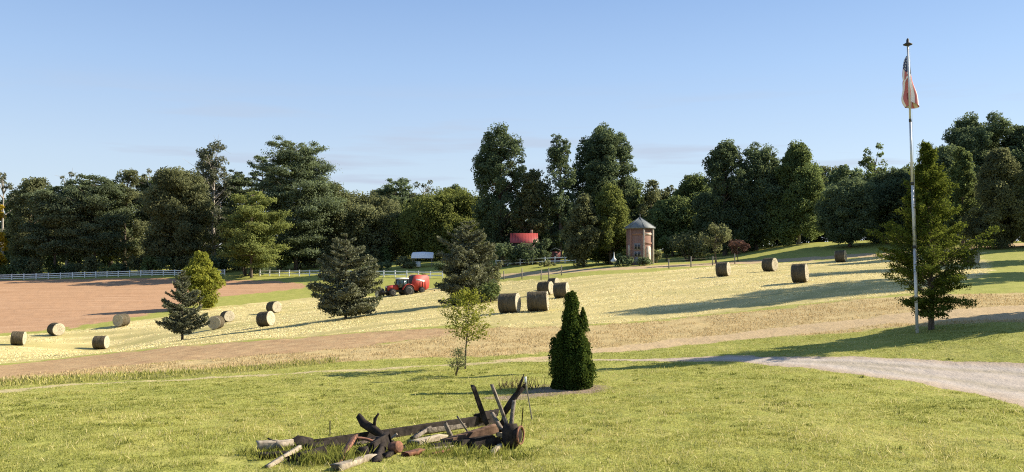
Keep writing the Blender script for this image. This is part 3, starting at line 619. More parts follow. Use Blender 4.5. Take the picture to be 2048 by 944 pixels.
def arborvitae():
    u, d = 1143, 26.0; base = spot(u, d); H = at(u, 586, d)[2] - base[2]; rg = np.random.default_rng(510)
    Vs, Ts = [], []; b = MB(); b.tube([(0, 0, -.1), (0, 0, .3), (0, 0, H * .9)], [.07, .055, .01], 8)
    # upright flame-shaped sprays round a common axis, with a second tip on the right
    W = 95 / F_PX * d / 2
    for k in range(120):
        q = rg.random() * 6.283; z = H * (0.02 + 0.90 * rg.random() ** 1.2)
        Rz = W * np.clip((1 - z / H), 0, 1) ** 0.80 * (0.84 + .2 * rg.random())
        if z < .25: Rz *= 0.75 + z
        if z > 0.66 * H: Rz *= .60
        Rz *= .84 + .30 * rg.random(); c = np.array([math.cos(q) * Rz * .88, math.sin(q) * Rz * .88, z]); L = H * (0.13 + .07 * rg.random())
        m = 330; s = rg.random(m); rr = 0.17 * (1 - s) ** .5 * (0.5 + .7 * rg.random(m)) * (0.8 + .5 * rg.random())
        dd = rg.normal(size=(m, 3)) * np.array([1, 1, .3]); dd /= np.linalg.norm(dd, axis=1)[:, None]
        P = c + dd * rr[:, None] + np.array([0, 0, 1]) * (s * L)[:, None] - np.array([math.cos(q), math.sin(q), 0]) * (s * L * (.16 if z > .5 * H or rg.random() < .6 else -.14))[:, None]
        P[:, 2] = np.clip(P[:, 2], 0.02, H)
        V, T = leaf_faces(P, dd, 0.036, rg, aspect=.5, tint=.25 * rg.random() + .75 * rg.random(m)); Vs.append(V); Ts.append(T)
    for (x, z0, L) in ((0.0, H * .70, H * .32), (0.38, H * .60, H * .25), (-.05, H * .66, H * .22), (.04, H * .80, H * .22)):
        m = 1500; s = rg.random(m); rr = .19 * (1 - s) ** .7 * (.4 + .7 * rg.random(m)); dd = rg.normal(size=(m, 3)) * np.array([1, 1, .3]); dd /= np.linalg.norm(dd, axis=1)[:, None]
        P = np.array([x, 0, z0]) + dd * rr[:, None] + np.array([-.1 * x, 0, 1]) * (s * L)[:, None]
        V, T = leaf_faces(P, dd, .036, rg, aspect=.5, tint=.2 + .8 * rg.random(m)); Vs.append(V); Ts.append(T)
    m = 16000; z = H * rg.random(m) ** 1.2; q = rg.random(m) * 6.283; rr = W * (1 - z / H) ** .80 * (.55 + .35 * rg.random(m))
    P = np.stack([np.cos(q) * rr, np.sin(q) * rr, z + .02], 1); V, T = leaf_faces(P, P * np.array([1, 1, 0]), .045, rg, tint=rg.random(m) * .5); Vs.append(V); Ts.append(T)
    plant("arborvitae", "dense dark green cone-shaped evergreen in a mulch bed", "evergreen", base, (b, np.concatenate(Vs), np.concatenate(Ts)), leaf_mat("arborvitae_leaf", (0.018, 0.036, 0.010), (0.10, 0.15, 0.034), .3), M_BARK)
arborvitae()

def young_conifer():                    # the airy tree by the flagpole
    u, d = 1861, 35.0; base = spot(u, d); H = at(u, 288, d)[2] - base[2]; rg = np.random.default_rng(520); b = MB(); Vs, Ts = [], []
    b.tube([(0, 0, -.2), (0, 0, .1), (.02, 0, 1.0), (-.05, .03, H * .5), (-.12, 0, H * .98)], [.15, .125, .10, .06, .008], 9, rough=.05, seed=3)
    W = 220 / F_PX * d / 2
    for k in range(190):
        t = 0.075 + 0.92 * (k + rg.random()) / 190; z0 = H * t; q = rg.random() * 6.283
        pr = (0.45 + 3.2 * (t - .07) if t < .25 else 1.02 * (1 - (t - .25) / .77) ** 1.15 + .04)
        L = W * pr * (0.50 + .52 * rg.random()) * (1.15 if rg.random() < .2 else 1)
        sl = (0.42 + 0.7 * t) * (0.5 + .9 * rg.random()) - (0.22 if t < .18 else 0)
        dv = np.array([math.cos(q), math.sin(q), 0]); sd = np.array([-dv[1], dv[0], 0])
        def pos(s): return np.array([-.12 * t, 0, 0]) + dv * (L * s)[:, None] + np.array([0, 0, 1]) * (z0 + L * (sl * s - .12 * s * s))[:, None]
        b.tube(list(pos(np.array([0, .5, 1.0]))), [.03 * (1 - t) + .008, .016 * (1 - t) + .005, .003], 5, cap=False)
        ns_ = int(5 + L * 9)
        for j in range(ns_):              # side sprays with gaps between
            s0 = .18 + .82 * (j + rg.random()) / ns_; a = pos(np.array([s0]))[0]; sg = 1 if j % 2 else -1
            e = a + (sd * sg * .75 + dv * .65 + np.array([0, 0, .10 * rg.normal() - .05])) * L * .30 * (1.1 - s0 * .7) * (.6 + .8 * rg.random()) + rg.normal(size=3) * .03
            b.tube([a, e], [.006, .002], 3, cap=False)
            m = 20; tt = rg.random(m); P = a + (e - a) * tt[:, None] + rg.normal(size=(m, 3)) * .062
            V, T = leaf_faces(P, np.tile([0, 0, 1.0], (m, 1)), .052, rg, aspect=.4, follow=.7, tint=.4 * rg.random() + .6 * rg.random(m)); Vs.append(V); Ts.append(T)
    plant("young_conifer", "airy young conical tree with lit yellow-green sprays beside the flagpole", "tree", base, (b, np.concatenate(Vs), np.concatenate(Ts)), leaf_mat("young_conifer_leaf", (0.034, 0.056, 0.010), (0.175, 0.222, 0.045), .35, (0.25, 0.28, 0.04)), M_BARK)
young_conifer()

def sapling():
    u, d = 932, 32.0; base = hit(930, 738); d = base[1]; H = at(940, 585, d)[2] - base[2]; rg = np.random.default_rng(530); b = MB(); Vs, Ts = [], []
    b.tube([(0, 0, -.1), (.03, 0, H * .25), (.12, 0, H * .6), (.15, 0, H * .97)], [.040, .034, .022, .006], 7, rough=.05)
    for k in range(46):
        t = .33 + .66 * (k + rg.random()) / 46; q = rg.random() * 6.283; L = (.95 * math.sin(math.pi * min(1, .22 + .78 * (t - .33) / .67)) ** .8 + .12) * (.6 + .6 * rg.random())
        a = np.array([.03 + .13 * t, 0, H * t]); e = a + np.array([math.cos(q) * L, math.sin(q) * L, L * (.35 + .3 * rg.random())])
        b.tube([a, (a + e) / 2 + [0, 0, -.03], e], [.010, .007, .002], 4, cap=False)
        m = 62; s = rg.random(m) ** .6; P = a + (e - a) * s[:, None] + rg.normal(size=(m, 3)) * .085
        V, T = leaf_faces(P, np.tile([0, 0, 1.0], (m, 1)), .047, rg, tint=rg.random(m)); Vs.append(V); Ts.append(T)
    plant("sapling", "slender young tree with thin yellow-green leaves by the lane", "sapling", base, (b, np.concatenate(Vs), np.concatenate(Ts)), L_YEL, M_BARK)
    base = hit(912, 752); rg = np.random.default_rng(531); b = MB(); Vs, Ts = [], []; H = .95
    for k in range(9):
        q = rg.random() * 6.283; e = np.array([math.cos(q) * .28, math.sin(q) * .2, H * (.35 + .65 * rg.random())]); b.tube([(0, 0, -.03), e * .5 + [0, 0, .1], e], [.012, .009, .004], 5)
        m = 70; P = e + rg.normal(size=(m, 3)) * np.array([.10, .10, .08]); V, T = leaf_faces(P, np.tile([0, 0, 1.0], (m, 1)), .035, rg, tint=rg.random(m)); Vs.append(V); Ts.append(T)
    plant("shrub", "small knee-high leafy shrub at the foot of the sapling", "shrub", base, (b, np.concatenate(Vs), np.concatenate(Ts)), L_OLIVE, M_BARK)
sapling()

# trees out of the frame to the right; their shadows cross the field and the lawn
for (x, y, h, w, s, lb) in ((55, 70.5, 27, 11, 601, "tall tree outside the photo whose shadow crosses the hay field"), (31.5, 38.0, 10, 6.5, 602, "tree outside the photo whose shadow lies on the lawn by the flagpole"), (66, 90, 22, 10, 603, "tree outside the photo shading the green slope at the right")):
    plant("broadleaf_tree", lb, "tree", (x, y, ground(x, y)), broadleaf(h, w, s, prof='oval', nl=45, ls=.22, start=.2), L_MID, M_BARK)

# ------------------------------------------------------------------ hay bales
def bale_material():
    m, ns, ls, b = mat("hay_bale"); b.inputs['Roughness'].default_value = .95; b.inputs['Specular IOR Level'].default_value = .05
    st = noise(ns, ls, 3.2, 6, stretch=(3.2, .6, .6)); fi = noise(ns, ls, 22, 4, stretch=(1.4, .7, .7)); pa = noise(ns, ls, 1.6, 3)
    c = ramp(ns, ls, st, [(.30, (.10, .08, .045)), (.50, (.25, .20, .115)), (.70, (.50, .43, .29))])
    c = mix(ns, ls, c, ramp(ns, ls, fi, [(.3, (.14, .11, .06)), (.7, (.50, .41, .25))]), .45)
    c = mix(ns, ls, c, (.27, .25, .20), ramp(ns, ls, pa, [(.45, (0,)), (.7, (.5,))]))
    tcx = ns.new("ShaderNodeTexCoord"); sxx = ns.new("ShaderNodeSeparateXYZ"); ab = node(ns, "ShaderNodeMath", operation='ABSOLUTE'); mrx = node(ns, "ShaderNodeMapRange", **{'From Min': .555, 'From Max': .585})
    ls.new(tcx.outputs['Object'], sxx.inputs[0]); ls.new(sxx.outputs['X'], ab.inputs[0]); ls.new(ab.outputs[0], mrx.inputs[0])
    side = mix(ns, ls, c, (.36, .36, .375), 1.0, 'MULTIPLY'); endc = mix(ns, ls, c, ramp(ns, ls, fi, [(.3, (.31, .27, .18)), (.7, (.62, .56, .42))]), .75)  # weathered sides darkened further for shade, ends paled as if sunlit
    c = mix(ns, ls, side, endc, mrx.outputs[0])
    ls.new(c, b.inputs['Base Color']); bump(ns, ls, b, fi, .8, .04)
    return m
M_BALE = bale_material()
def bale_mesh(seed):
    rg = np.random.default_rng(seed); nx, nt = 17, 44; V = []
    L, r0 = 1.0, 1.0                      # unit radius, half length 1 -> scaled below
    xs = np.concatenate([[-1.0, -1.0], np.linspace(-.985, .985, nx), [1.0, 1.0]])
    rs = np.concatenate([[.80, .93], np.full(nx, 1.0), [.93, .80]]); rs[2] = .975; rs[-3] = .975
    prof = [(0.0, -.97), (.35, -.985), (.6, -1.0)] + list(zip(rs, xs)) + [(.6, 1.0), (.35, .985), (0.0, .97)]
    q = np.linspace(0, 2 * np.pi, nt, endpoint=False)
    sag = 1 - .10 * np.clip(-np.sin(q), 0, 1) ** 2 + .02 * np.cos(q) ** 2
    for r_, x in prof:
        nzv = (fbm(q * 3 + 9 * x, np.full(nt, x * 5.0), seed) - .5) * .07 + (rg.random(nt) - .5) * .025
        rr = r_ * sag * (1 + nzv * (r_ > .5)); xx = x + (vnoise(np.full(nt, r_ * 9.0) + np.cos(q) * 2, np.sin(q) * 2 + seed, seed) - .5) * .06
        V.append(np.stack([xx, rr * np.cos(q), rr * np.sin(q)], 1))
    m = len(prof); V = np.concatenate(V) * np.array([.60, .75, .75])
    Fq = [(i * nt + k, (i + 1) * nt + k, (i + 1) * nt + (k + 1) % nt, i * nt + (k + 1) % nt) for i in range(m - 1) for k in range(nt)]
    # loose straw sticking out
    n = 900; a = rg.random(n) * 6.283; x = (rg.random(n) * 2 - 1) * .60; P = np.stack([x, np.cos(a) * .75, np.sin(a) * .74], 1)
    ne = 260; e = np.sqrt(rg.random(ne)) * .72; ae = rg.random(ne) * 6.283; P = np.concatenate([P, np.stack([np.sign(rg.random(ne) - .5) * .605, np.cos(ae) * e, np.sin(ae) * e], 1)])
    W, _ = leaf_faces(P, P * 0, .075, rg, aspect=.10, follow=0)
    V2 = np.concatenate([V, W]); V2[:, 2] += .70; V2[:, 2] = np.maximum(V2[:, 2], -.03)
    return np_mesh("hay_bale", V2, [np.array(Fq), np.arange(len(V), len(V2)).reshape(-1, 4)], smooth=False)
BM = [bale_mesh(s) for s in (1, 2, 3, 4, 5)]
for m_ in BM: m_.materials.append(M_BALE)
BALES = [ # u, base row, height px, yaw of the axis, label
 (36, 690, 27, -14, "round bale nearest the left edge of the photo"),
 (112, 671, 25, -60, "round bale by the ploughed field with its straw end lit, second from the left"),
 (202, 698, 26, -22, "round bale lowest in the left field, ribbed side in shade"),
 (243, 653, 25, 48, "lone round bale with dark round end at the ploughed field's corner"),
 (432, 658, 26, 68, "dark-ended round bale just right of the smaller spruce"),
 (455, 644, 22, -62, "sunlit round bale half hidden behind the dark-ended one"),
 (533, 653, 30, -32, "round bale with bright right end in the shadow line left of the broad spruce"),
 (548, 626, 23, -48, "round bale behind and above the one in the shadow line"),
 (760, 594, 17, 25, "brownish bale between the broad spruce and the tractor"),
 (916, 609, 25, -12, "bale in the shade under the tall dark spruce"),
 (1020, 626, 39, -20, "round bale with white-lit right end, left of the front pair"),
 (1077, 622, 39, -8, "streaky round bale, right of the front pair"),
 (1092, 590, 27, -28, "round bale behind the front pair, left of the evergreen's tip"),
 (1108, 577, 21, -34, "farthest small bale of the central cluster"),
 (1124, 596, 31, -16, "round bale just behind the evergreen's tip"),
 (1447, 553, 28, -18, "leftmost round bale of the upper right field"),
 (1540, 543, 27, -30, "tilted round bale between two others in the upper right field"),
 (1601, 565, 37, -12, "largest and nearest round bale of the upper right field"),
 (1682, 524, 23, -14, "small round bale farthest up the field, under the dark trees"),
 (1942, 529, 29, -26, "round bale at the right, half behind the young conifer")]
XS = {1020: 1.15, 1077: 1.25, 1601: .9, 1092: 1.15, 1124: 1.05, 202: 1.1, 916: 1.2}
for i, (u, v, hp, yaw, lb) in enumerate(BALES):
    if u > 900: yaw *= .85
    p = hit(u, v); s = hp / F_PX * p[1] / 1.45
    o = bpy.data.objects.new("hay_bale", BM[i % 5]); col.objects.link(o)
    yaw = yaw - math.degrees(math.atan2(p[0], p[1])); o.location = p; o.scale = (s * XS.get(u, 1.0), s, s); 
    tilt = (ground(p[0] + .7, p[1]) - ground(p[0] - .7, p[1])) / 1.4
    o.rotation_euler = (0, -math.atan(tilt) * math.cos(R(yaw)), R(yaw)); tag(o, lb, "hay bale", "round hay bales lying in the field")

# ------------------------------------------------------------------ fences
M_WHITE = simple("white_paint", (.82, .82, .80), (.66, .66, .63), 3, .6, bmp=.1)
M_POST = simple("grey_wood", (.30, .26, .21), (.14, .12, .10), 8, .95, stretch=(3, 3, .4), bmp=.4)
def rail_fence(lb, px, spacing, hgt, rails, m, name="rail_fence", dist=None):
    pts = [spot(u, d) for u, d in px]; segs = []
    P = [pts[0]]; 
    for a, b in zip(pts[:-1], pts[1:]):
        L = np.linalg.norm((b - a)[:2]); n = max(1, round(L / spacing))
        for k in range(1, n + 1): p = a + (b - a) * k / n; p[2] = ground(p[0], p[1]); P.append(p)
    t = thing(name, lb, "fence", tuple(P[len(P) // 2])); o = np.array(P[len(P) // 2])
    for p in P:
        q = MB().box(p - o + np.array([0, 0, hgt / 2 - .1]), (.20, .20, hgt + .2), bev=.02)
        q.box(p - o + np.array([0, 0, hgt + .02]), (.25, .25, .05), bev=.015).build("post", m, t)
    for rz in rails:
        q = MB()
        for a, b in zip(P[:-1], P[1:]):
            a2, b2 = a - o + np.array([0, 0, rz]), b - o + np.array([0, 0, rz]); e = (b2 - a2) / np.linalg.norm(b2 - a2)
            q.timber(a2 + e * .08, b2 - e * .08, .05, .19, rough=.0, seg=1)
        q.build("rail", m, t)
    return t
rail_fence("white rail fence along the far side of the ploughed field", [(-120, 186), (0, 187), (170, 188), (350, 187), (450, 186)], 2.6, 1.35, (.35, .75, 1.18), M_WHITE)
rail_fence("white rail fence running behind the broad spruce and the tractor", [(520, 183), (640, 176), (745, 167), (885, 160)], 2.6, 1.3, (.5, 1.12), M_WHITE)
rail_fence("short white rail fence below the red-roofed house", [(992, 170), (1090, 166), (1172, 160)], 2.6, 1.35, (.5, 1.15), M_WHITE)
def wire_fence(lb, px, hgt):
    P = [hit(u, v) for u, v in px]; o = P[0].copy(); t = thing("wire_fence", lb, "fence", tuple(o))
    for k, p in enumerate(P): MB().tube([p - o - [0, 0, .3], p - o + [0.05 * (k % 3 - 1), 0, hgt * (1 + .12 * (k % 2))]], [.09, .075], 7, rough=.06, seed=k).build("post", M_POST, t)
    for z in (.4, .8, 1.15):
        q = MB()
        for a, b in zip(P[:-1], P[1:]): q.tube([a - o + [0, 0, z], (a + b) / 2 - o + [0, 0, z - .05], b - o + [0, 0, z]], [.012] * 3, 4, cap=False)
        q.build("wire", M_POST, t)
wire_fence("grey post and wire fence along the field edge behind the central bales", [(1008, 560), (1044, 558), (1082, 560), (1098, 561), (1123, 551)], 1.5)
wire_fence("post and wire fence right of the brick tower", [(1338, 537), (1382, 534), (1425, 531), (1470, 528)], 1.35)

# ------------------------------------------------------------------ brick tower
def brick_material():
    m, ns, ls, b = mat("brick"); t = ns.new("ShaderNodeTexCoord"); br = node(ns, "ShaderNodeTexBrick", Scale=1.0)
    br.inputs['Color1'].default_value = (.27, .135, .09, 1); br.inputs['Color2'].default_value = (.20, .10, .07, 1); br.inputs['Mortar'].default_value = (.30, .19, .15, 1)
    br.inputs['Brick Width'].default_value = .24; br.inputs['Row Height'].default_value = .085; br.inputs['Mortar Size'].default_value = .012
    sp = ns.new("ShaderNodeSeparateXYZ"); ad = node(ns, "ShaderNodeMath", operation='ADD'); cb = ns.new("ShaderNodeCombineXYZ")
    ls.new(t.outputs['Object'], sp.inputs[0]); ls.new(sp.outputs['X'], ad.inputs[0]); ls.new(sp.outputs['Y'], ad.inputs[1]); ls.new(ad.outputs[0], cb.inputs['X']); ls.new(sp.outputs['Z'], cb.inputs['Y']); ls.new(cb.outputs[0], br.inputs['Vector'])
    c = mix(ns, ls, br.outputs['Color'], (.25, .17, .12), ramp(ns, ls, noise(ns, ls, 1.2, 4), [(.4, (0,)), (.7, (.5,))]))
    ls.new(c, b.inputs['Base Color']); b.inputs['Roughness'].default_value = .9; return m
M_BRICK = brick_material()
M_STUCCO = simple("pale_stucco", (.58, .51, .42), (.30, .24, .18), 2.5, .9, bmp=.3)
M_STONE = simple("grey_stone", (.30, .28, .25), (.14, .13, .12), 4, .9, bmp=.5)
M_SLATE = simple("slate_roof", (.19, .21, .205), (.10, .11, .11), 5, .6, stretch=(2, 2, .6), bmp=.3)
M_GLASS = simple("dark_glass", (.03, .035, .04), (.02, .02, .025), 2, .15, bmp=0, spec=.6)
def tower():
    d = 136.0; base = spot(1280, d); H = at(1280, 456, d)[2] - base[2]; top = at(1280, 434, d)[2] - base[2]; r_ = 26 / F_PX * d
    t = thing("brick_tower", "small hexagonal brick tower with a pointed slate roof and pale lower arches", "tower", tuple(base), R(8))
    A = [math.radians(-90 + 60 * k) for k in range(6)]; c6 = [np.array([math.cos(a), math.sin(a)]) * r_ for a in A]
    b = MB(); V = [(*p, z) for z in (-.5, H) for p in c6]; b.add(V, [(k, (k + 1) % 6, 6 + (k + 1) % 6, 6 + k) for k in range(6)] + [tuple(range(6, 12))]); b.build("wall", M_BRICK, t)
    rf = MB(); ro = [p * 1.22 for p in c6]; V = [(*p, H - .12) for p in ro] + [(*p, H + .05) for p in ro] + [(0, 0, top)]
    rf.add(V, [tuple(range(5, -1, -1))] + [(k, (k + 1) % 6, 6 + (k + 1) % 6, 6 + k) for k in range(6)] + [(6 + k, 6 + (k + 1) % 6, 12) for k in range(6)])
    for k in range(6): rf.tube([(*ro[k], H + .07), (0, 0, top + .02)], [.05, .04], 5)
    rfo = rf.build("roof", M_SLATE, t); MB().lathe([(.0, top), (.10, top + .05), (.05, top + .2), (.09, top + .32), (.0, top + .5)], 10).build("finial", M_SLATE, rfo)
    for k in range(6):                       # corner piers
        p = c6[k]; ang_ = A[k]; wide = .30 if k in (0, 1) else .24
        MB().box((p[0], p[1], H / 2 - .2), (wide, wide, H), rot=Matrix.Rotation(ang_, 3, 'Z'), bev=.02).build("pier", M_STUCCO if k in (0, 1, 2) else M_BRICK, t)
    def panel(k, z0, z1, wf, m, nm, proud, arch=True, off=0.0):
        a, b_ = c6[k], c6[(k + 1) % 6]; e = (b_ - a); L = np.linalg.norm(e); e = e / L; nrm = np.array([e[1], -e[0]]); c = (a + b_) / 2 + e * off * L; w = wf * L / 2
        out = [(-w, z0), (w, z0), (w, z1)] + ([(w * math.cos(q), z1 + w * math.sin(q)) for q in np.linspace(0, math.pi, 9)[1:-1]] if arch else []) + [(-w, z1)]
        n = len(out); V = [(*(c + e * x + nrm * .003), z) for x, z in out] + [(*(c + e * x + nrm * proud), z) for x, z in out]
        return MB().add(V, [tuple(range(n, 2 * n))] + [(i, (i + 1) % n, n + (i + 1) % n, n + i) for i in range(n)]).build(nm, m, t)
    panel(0, -.3, H * .42, .52, M_STUCCO, "arch_panel", .06); panel(0, H * .80, H * .86, .8, M_STUCCO, "string_course", .05, False); panel(0, H * .56, H * .60, .8, M_BRICK, "string_course", .07, False)
    panel(5, H * .40, H * .58, .50, M_STONE, "window", .05, False); panel(5, H * .22, H * .36, .56, M_STONE, "window", .05, False)
    panel(5, H * .43, H * .52, .15, M_GLASS, "pane", .065, True, -.12); panel(5, H * .43, H * .52, .15, M_GLASS, "pane", .065, True, .12); panel(5, H * .24, H * .31, .15, M_GLASS, "pane", .065, True, -.12); panel(5, H * .24, H * .31, .15, M_GLASS, "pane", .065, True, .12)
    panel(5, H * .80, H * .86, .8, M_BRICK, "string_course", .05, False); panel(5, -.3, H * .12, .5, M_STONE, "doorway", .08)
    panel(4, H * .2, H * .45, .5, M_STUCCO, "arch_panel", .05)
tower()
# the red-roofed house in the trees, a small shed, the shelter and a garden ornament
M_REDROOF = simple("red_metal_roof", (.36, .065, .06), (.25, .05, .045), 3, .45, stretch=(6, .4, .4), bmp=.15)
M_DARKWALL = simple("brown_wall", (.10, .075, .06), (.06, .045, .04), 3, .9)
M_BARNRED = simple("faded_red_boards", (.26, .10, .085), (.16, .06, .05), 4, .9, stretch=(5, 5, .5))
def house():
    d = 171.0; base = spot(1048, d); b = base.copy(); ze = at(1048, 485, d)[2] - b[2]; zr = at(1048, 466, d)[2] - b[2]
    t = thing("house", "low house with a bright red metal roof half hidden by dark trees", "house", tuple(b))
    MB().box((0, 1.5, ze / 2 - .3), (5.2, 5.6, ze + .5)).build("wall", M_DARKWALL, t)
    V = [(-2.9, -1.9, ze), (2.9, -1.9, ze), (2.9, 1.6, zr), (-2.9, 1.6, zr), (2.9, 5.0, ze), (-2.9, 5.0, ze)]
    V = V + [(x, y, z - .12) for x, y, z in V]
    rf = MB().add(V, [(0, 1, 2, 3), (3, 2, 4, 5), (7, 6, 9, 8), (8, 9, 11, 10), (0, 6, 7, 1), (5, 4, 10, 11), (1, 7, 8, 2), (2, 8, 10, 4), (0, 3, 9, 6), (3, 5, 11, 9)])
    for x in np.arange(-2.7, 2.9, .6): rf.tube([(x, -1.9, ze + .01), (x, 1.6, zr + .01)], [.018, .018], 4)
    ro = rf.build("roof", M_REDROOF, t); MB().box((1.6, 2.4, zr + .1), (.6, .6, 1.2)).build("chimney", M_BRICK, ro)
    MB().box((-1.2, -1.53, ze * .5), (.9, .06, 1.2)).build("window", M_GLASS, t); MB().box((1.0, -1.53, ze * .42), (.95, .06, 2.0)).build("door", M_DARKWALL, t)
house()
def shed():
    d = 169.5; b = spot(1111, d); t = thing("shed", "small faded red board shed behind the white fence", "shed", tuple(b)); h = at(1111, 502, d)[2] - b[2]
    q = MB().box((0, 0, h / 2 - .2), (1.9, 1.8, h + .2)); q.build("wall", M_BARNRED, t)
    MB().prism([(-1.1, h), (0, h + .55), (1.1, h), (1.1, h + .1), (0, h + .67), (-1.1, h + .1)], -1.05, 1.05).build("roof", M_SLATE, t)
    MB().box((0, -.92, h * .42), (.8, .05, h * .8)).build("door", M_DARKWALL, t)
shed()
def shelter():
    d = 178.0; b = spot(846, d); t = thing("shelter", "open garden shelter with a domed white roof under the trees", "shelter", tuple(b)); ze = at(846, 517, d)[2] - b[2]; zt = at(846, 504, d)[2] - b[2]
    n = 12; out = [(-2.6 + 5.2 * k / n, ze - .15 + (zt - ze + .15) * math.sin(math.pi * (.03 + .94 * k / n)) ** .8) for k in range(n + 1)]
    cn = MB(); ol = [(y * .75, z) for y, z in out]; n2 = len(ol)
    for k, (x, e) in enumerate(((-2.35, .80), (-2.15, .97), (0, 1.03), (2.15, .97), (2.35, .80))): cn.add([(x, y * (.9 if k in (0, 4) else 1), ze - .05 + (z - ze + .05) * e) for y, z in ol], [])
    cn.addq(np.zeros((0, 3)), np.array([(k * n2 + i - cn.n, k * n2 + i + 1 - cn.n, (k + 1) * n2 + i + 1 - cn.n, (k + 1) * n2 + i - cn.n) for k in range(4) for i in range(n2 - 1)]))
    cn.build("canopy", M_WHITE, t)
    for x in (-2.0, 2.0):
        for y in (-1.6, 1.6): MB().tube([(x, y, -.3), (x, y, ze + .15)], [.06, .06], 7).build("post", M_POST, t)
    c = thing("storage_box", "white box standing under the white-roofed shelter", "box", tuple(b + np.array([-1.1, -.6, 0])))
    MB().box((0, 0, .52), (1.3, .8, 1.05), bev=.05).build("body", M_WHITE, c); MB().box((0, 0, 1.10), (1.34, .84, .1), bev=.03).build("lid", M_WHITE, c)
shelter()
b_ = spot(1228, 138.0)
o_ = MB().lathe([(.10, -.2), (.10, .55), (.42, .60), (.62, .85), (.30, 1.15), (.12, 1.5), (.07, 1.9), (.015, 2.35)], 12).build("garden_ornament", M_WHITE); o_.location = b_
tag(o_, "small white pointed garden ornament left of the brick tower", "ornament")

# ------------------------------------------------------------------ tractor and baler
M_RED = simple("red_paint", (.48, .055, .04), (.34, .05, .035), 3, .6, bmp=0.03, spec=.4)
M_BLACK = simple("black_rubber", (.035, .033, .03), (.02, .02, .02), 6, .85)
M_DUST = simple("dusty_rim", (.55, .52, .46), (.36, .33, .28), 4, .7)
M_CABGLASS = simple("cab_glass", (.05, .09, .085), (.035, .06, .06), 2, .12, bmp=0, spec=.7)
M_DKMETAL = simple("dark_metal", (.06, .055, .05), (.03, .028, .026), 5, .6)
Mx = Matrix.Rotation(R(90), 3, 'X')
def wheel(r_, w, loc, par, rim):
    q = MB(); n = 28; q.lathe([(r_ * .55, -w / 2), (r_ * .9, -w / 2), (r_, -w * .32), (r_, w * .32), (r_ * .9, w / 2), (r_ * .55, w / 2)], n, M=Mx)
    for k in range(18):
        a = 2 * math.pi * k / 18
        for s in (-1, 1): q.box((math.cos(a + s * .08) * r_ * 1.0, s * w * .22, math.sin(a + s * .08) * r_ * 1.0), (.10, w * .42, .07), rot=Matrix.Rotation(-a - s * .3 * 0, 3, 'Y'))
    o = q.build("wheel", M_BLACK, par); o.location = loc
    MB().lathe([(.0, -w * .40), (r_ * .2, -w * .44), (r_ * .35, -w * .30), (r_ * .60, -w * .52), (r_ * .62, w * .52), (r_ * .35, w * .3), (.0, w * .4)], 20, M=Mx).build("rim", rim, o)
    return o
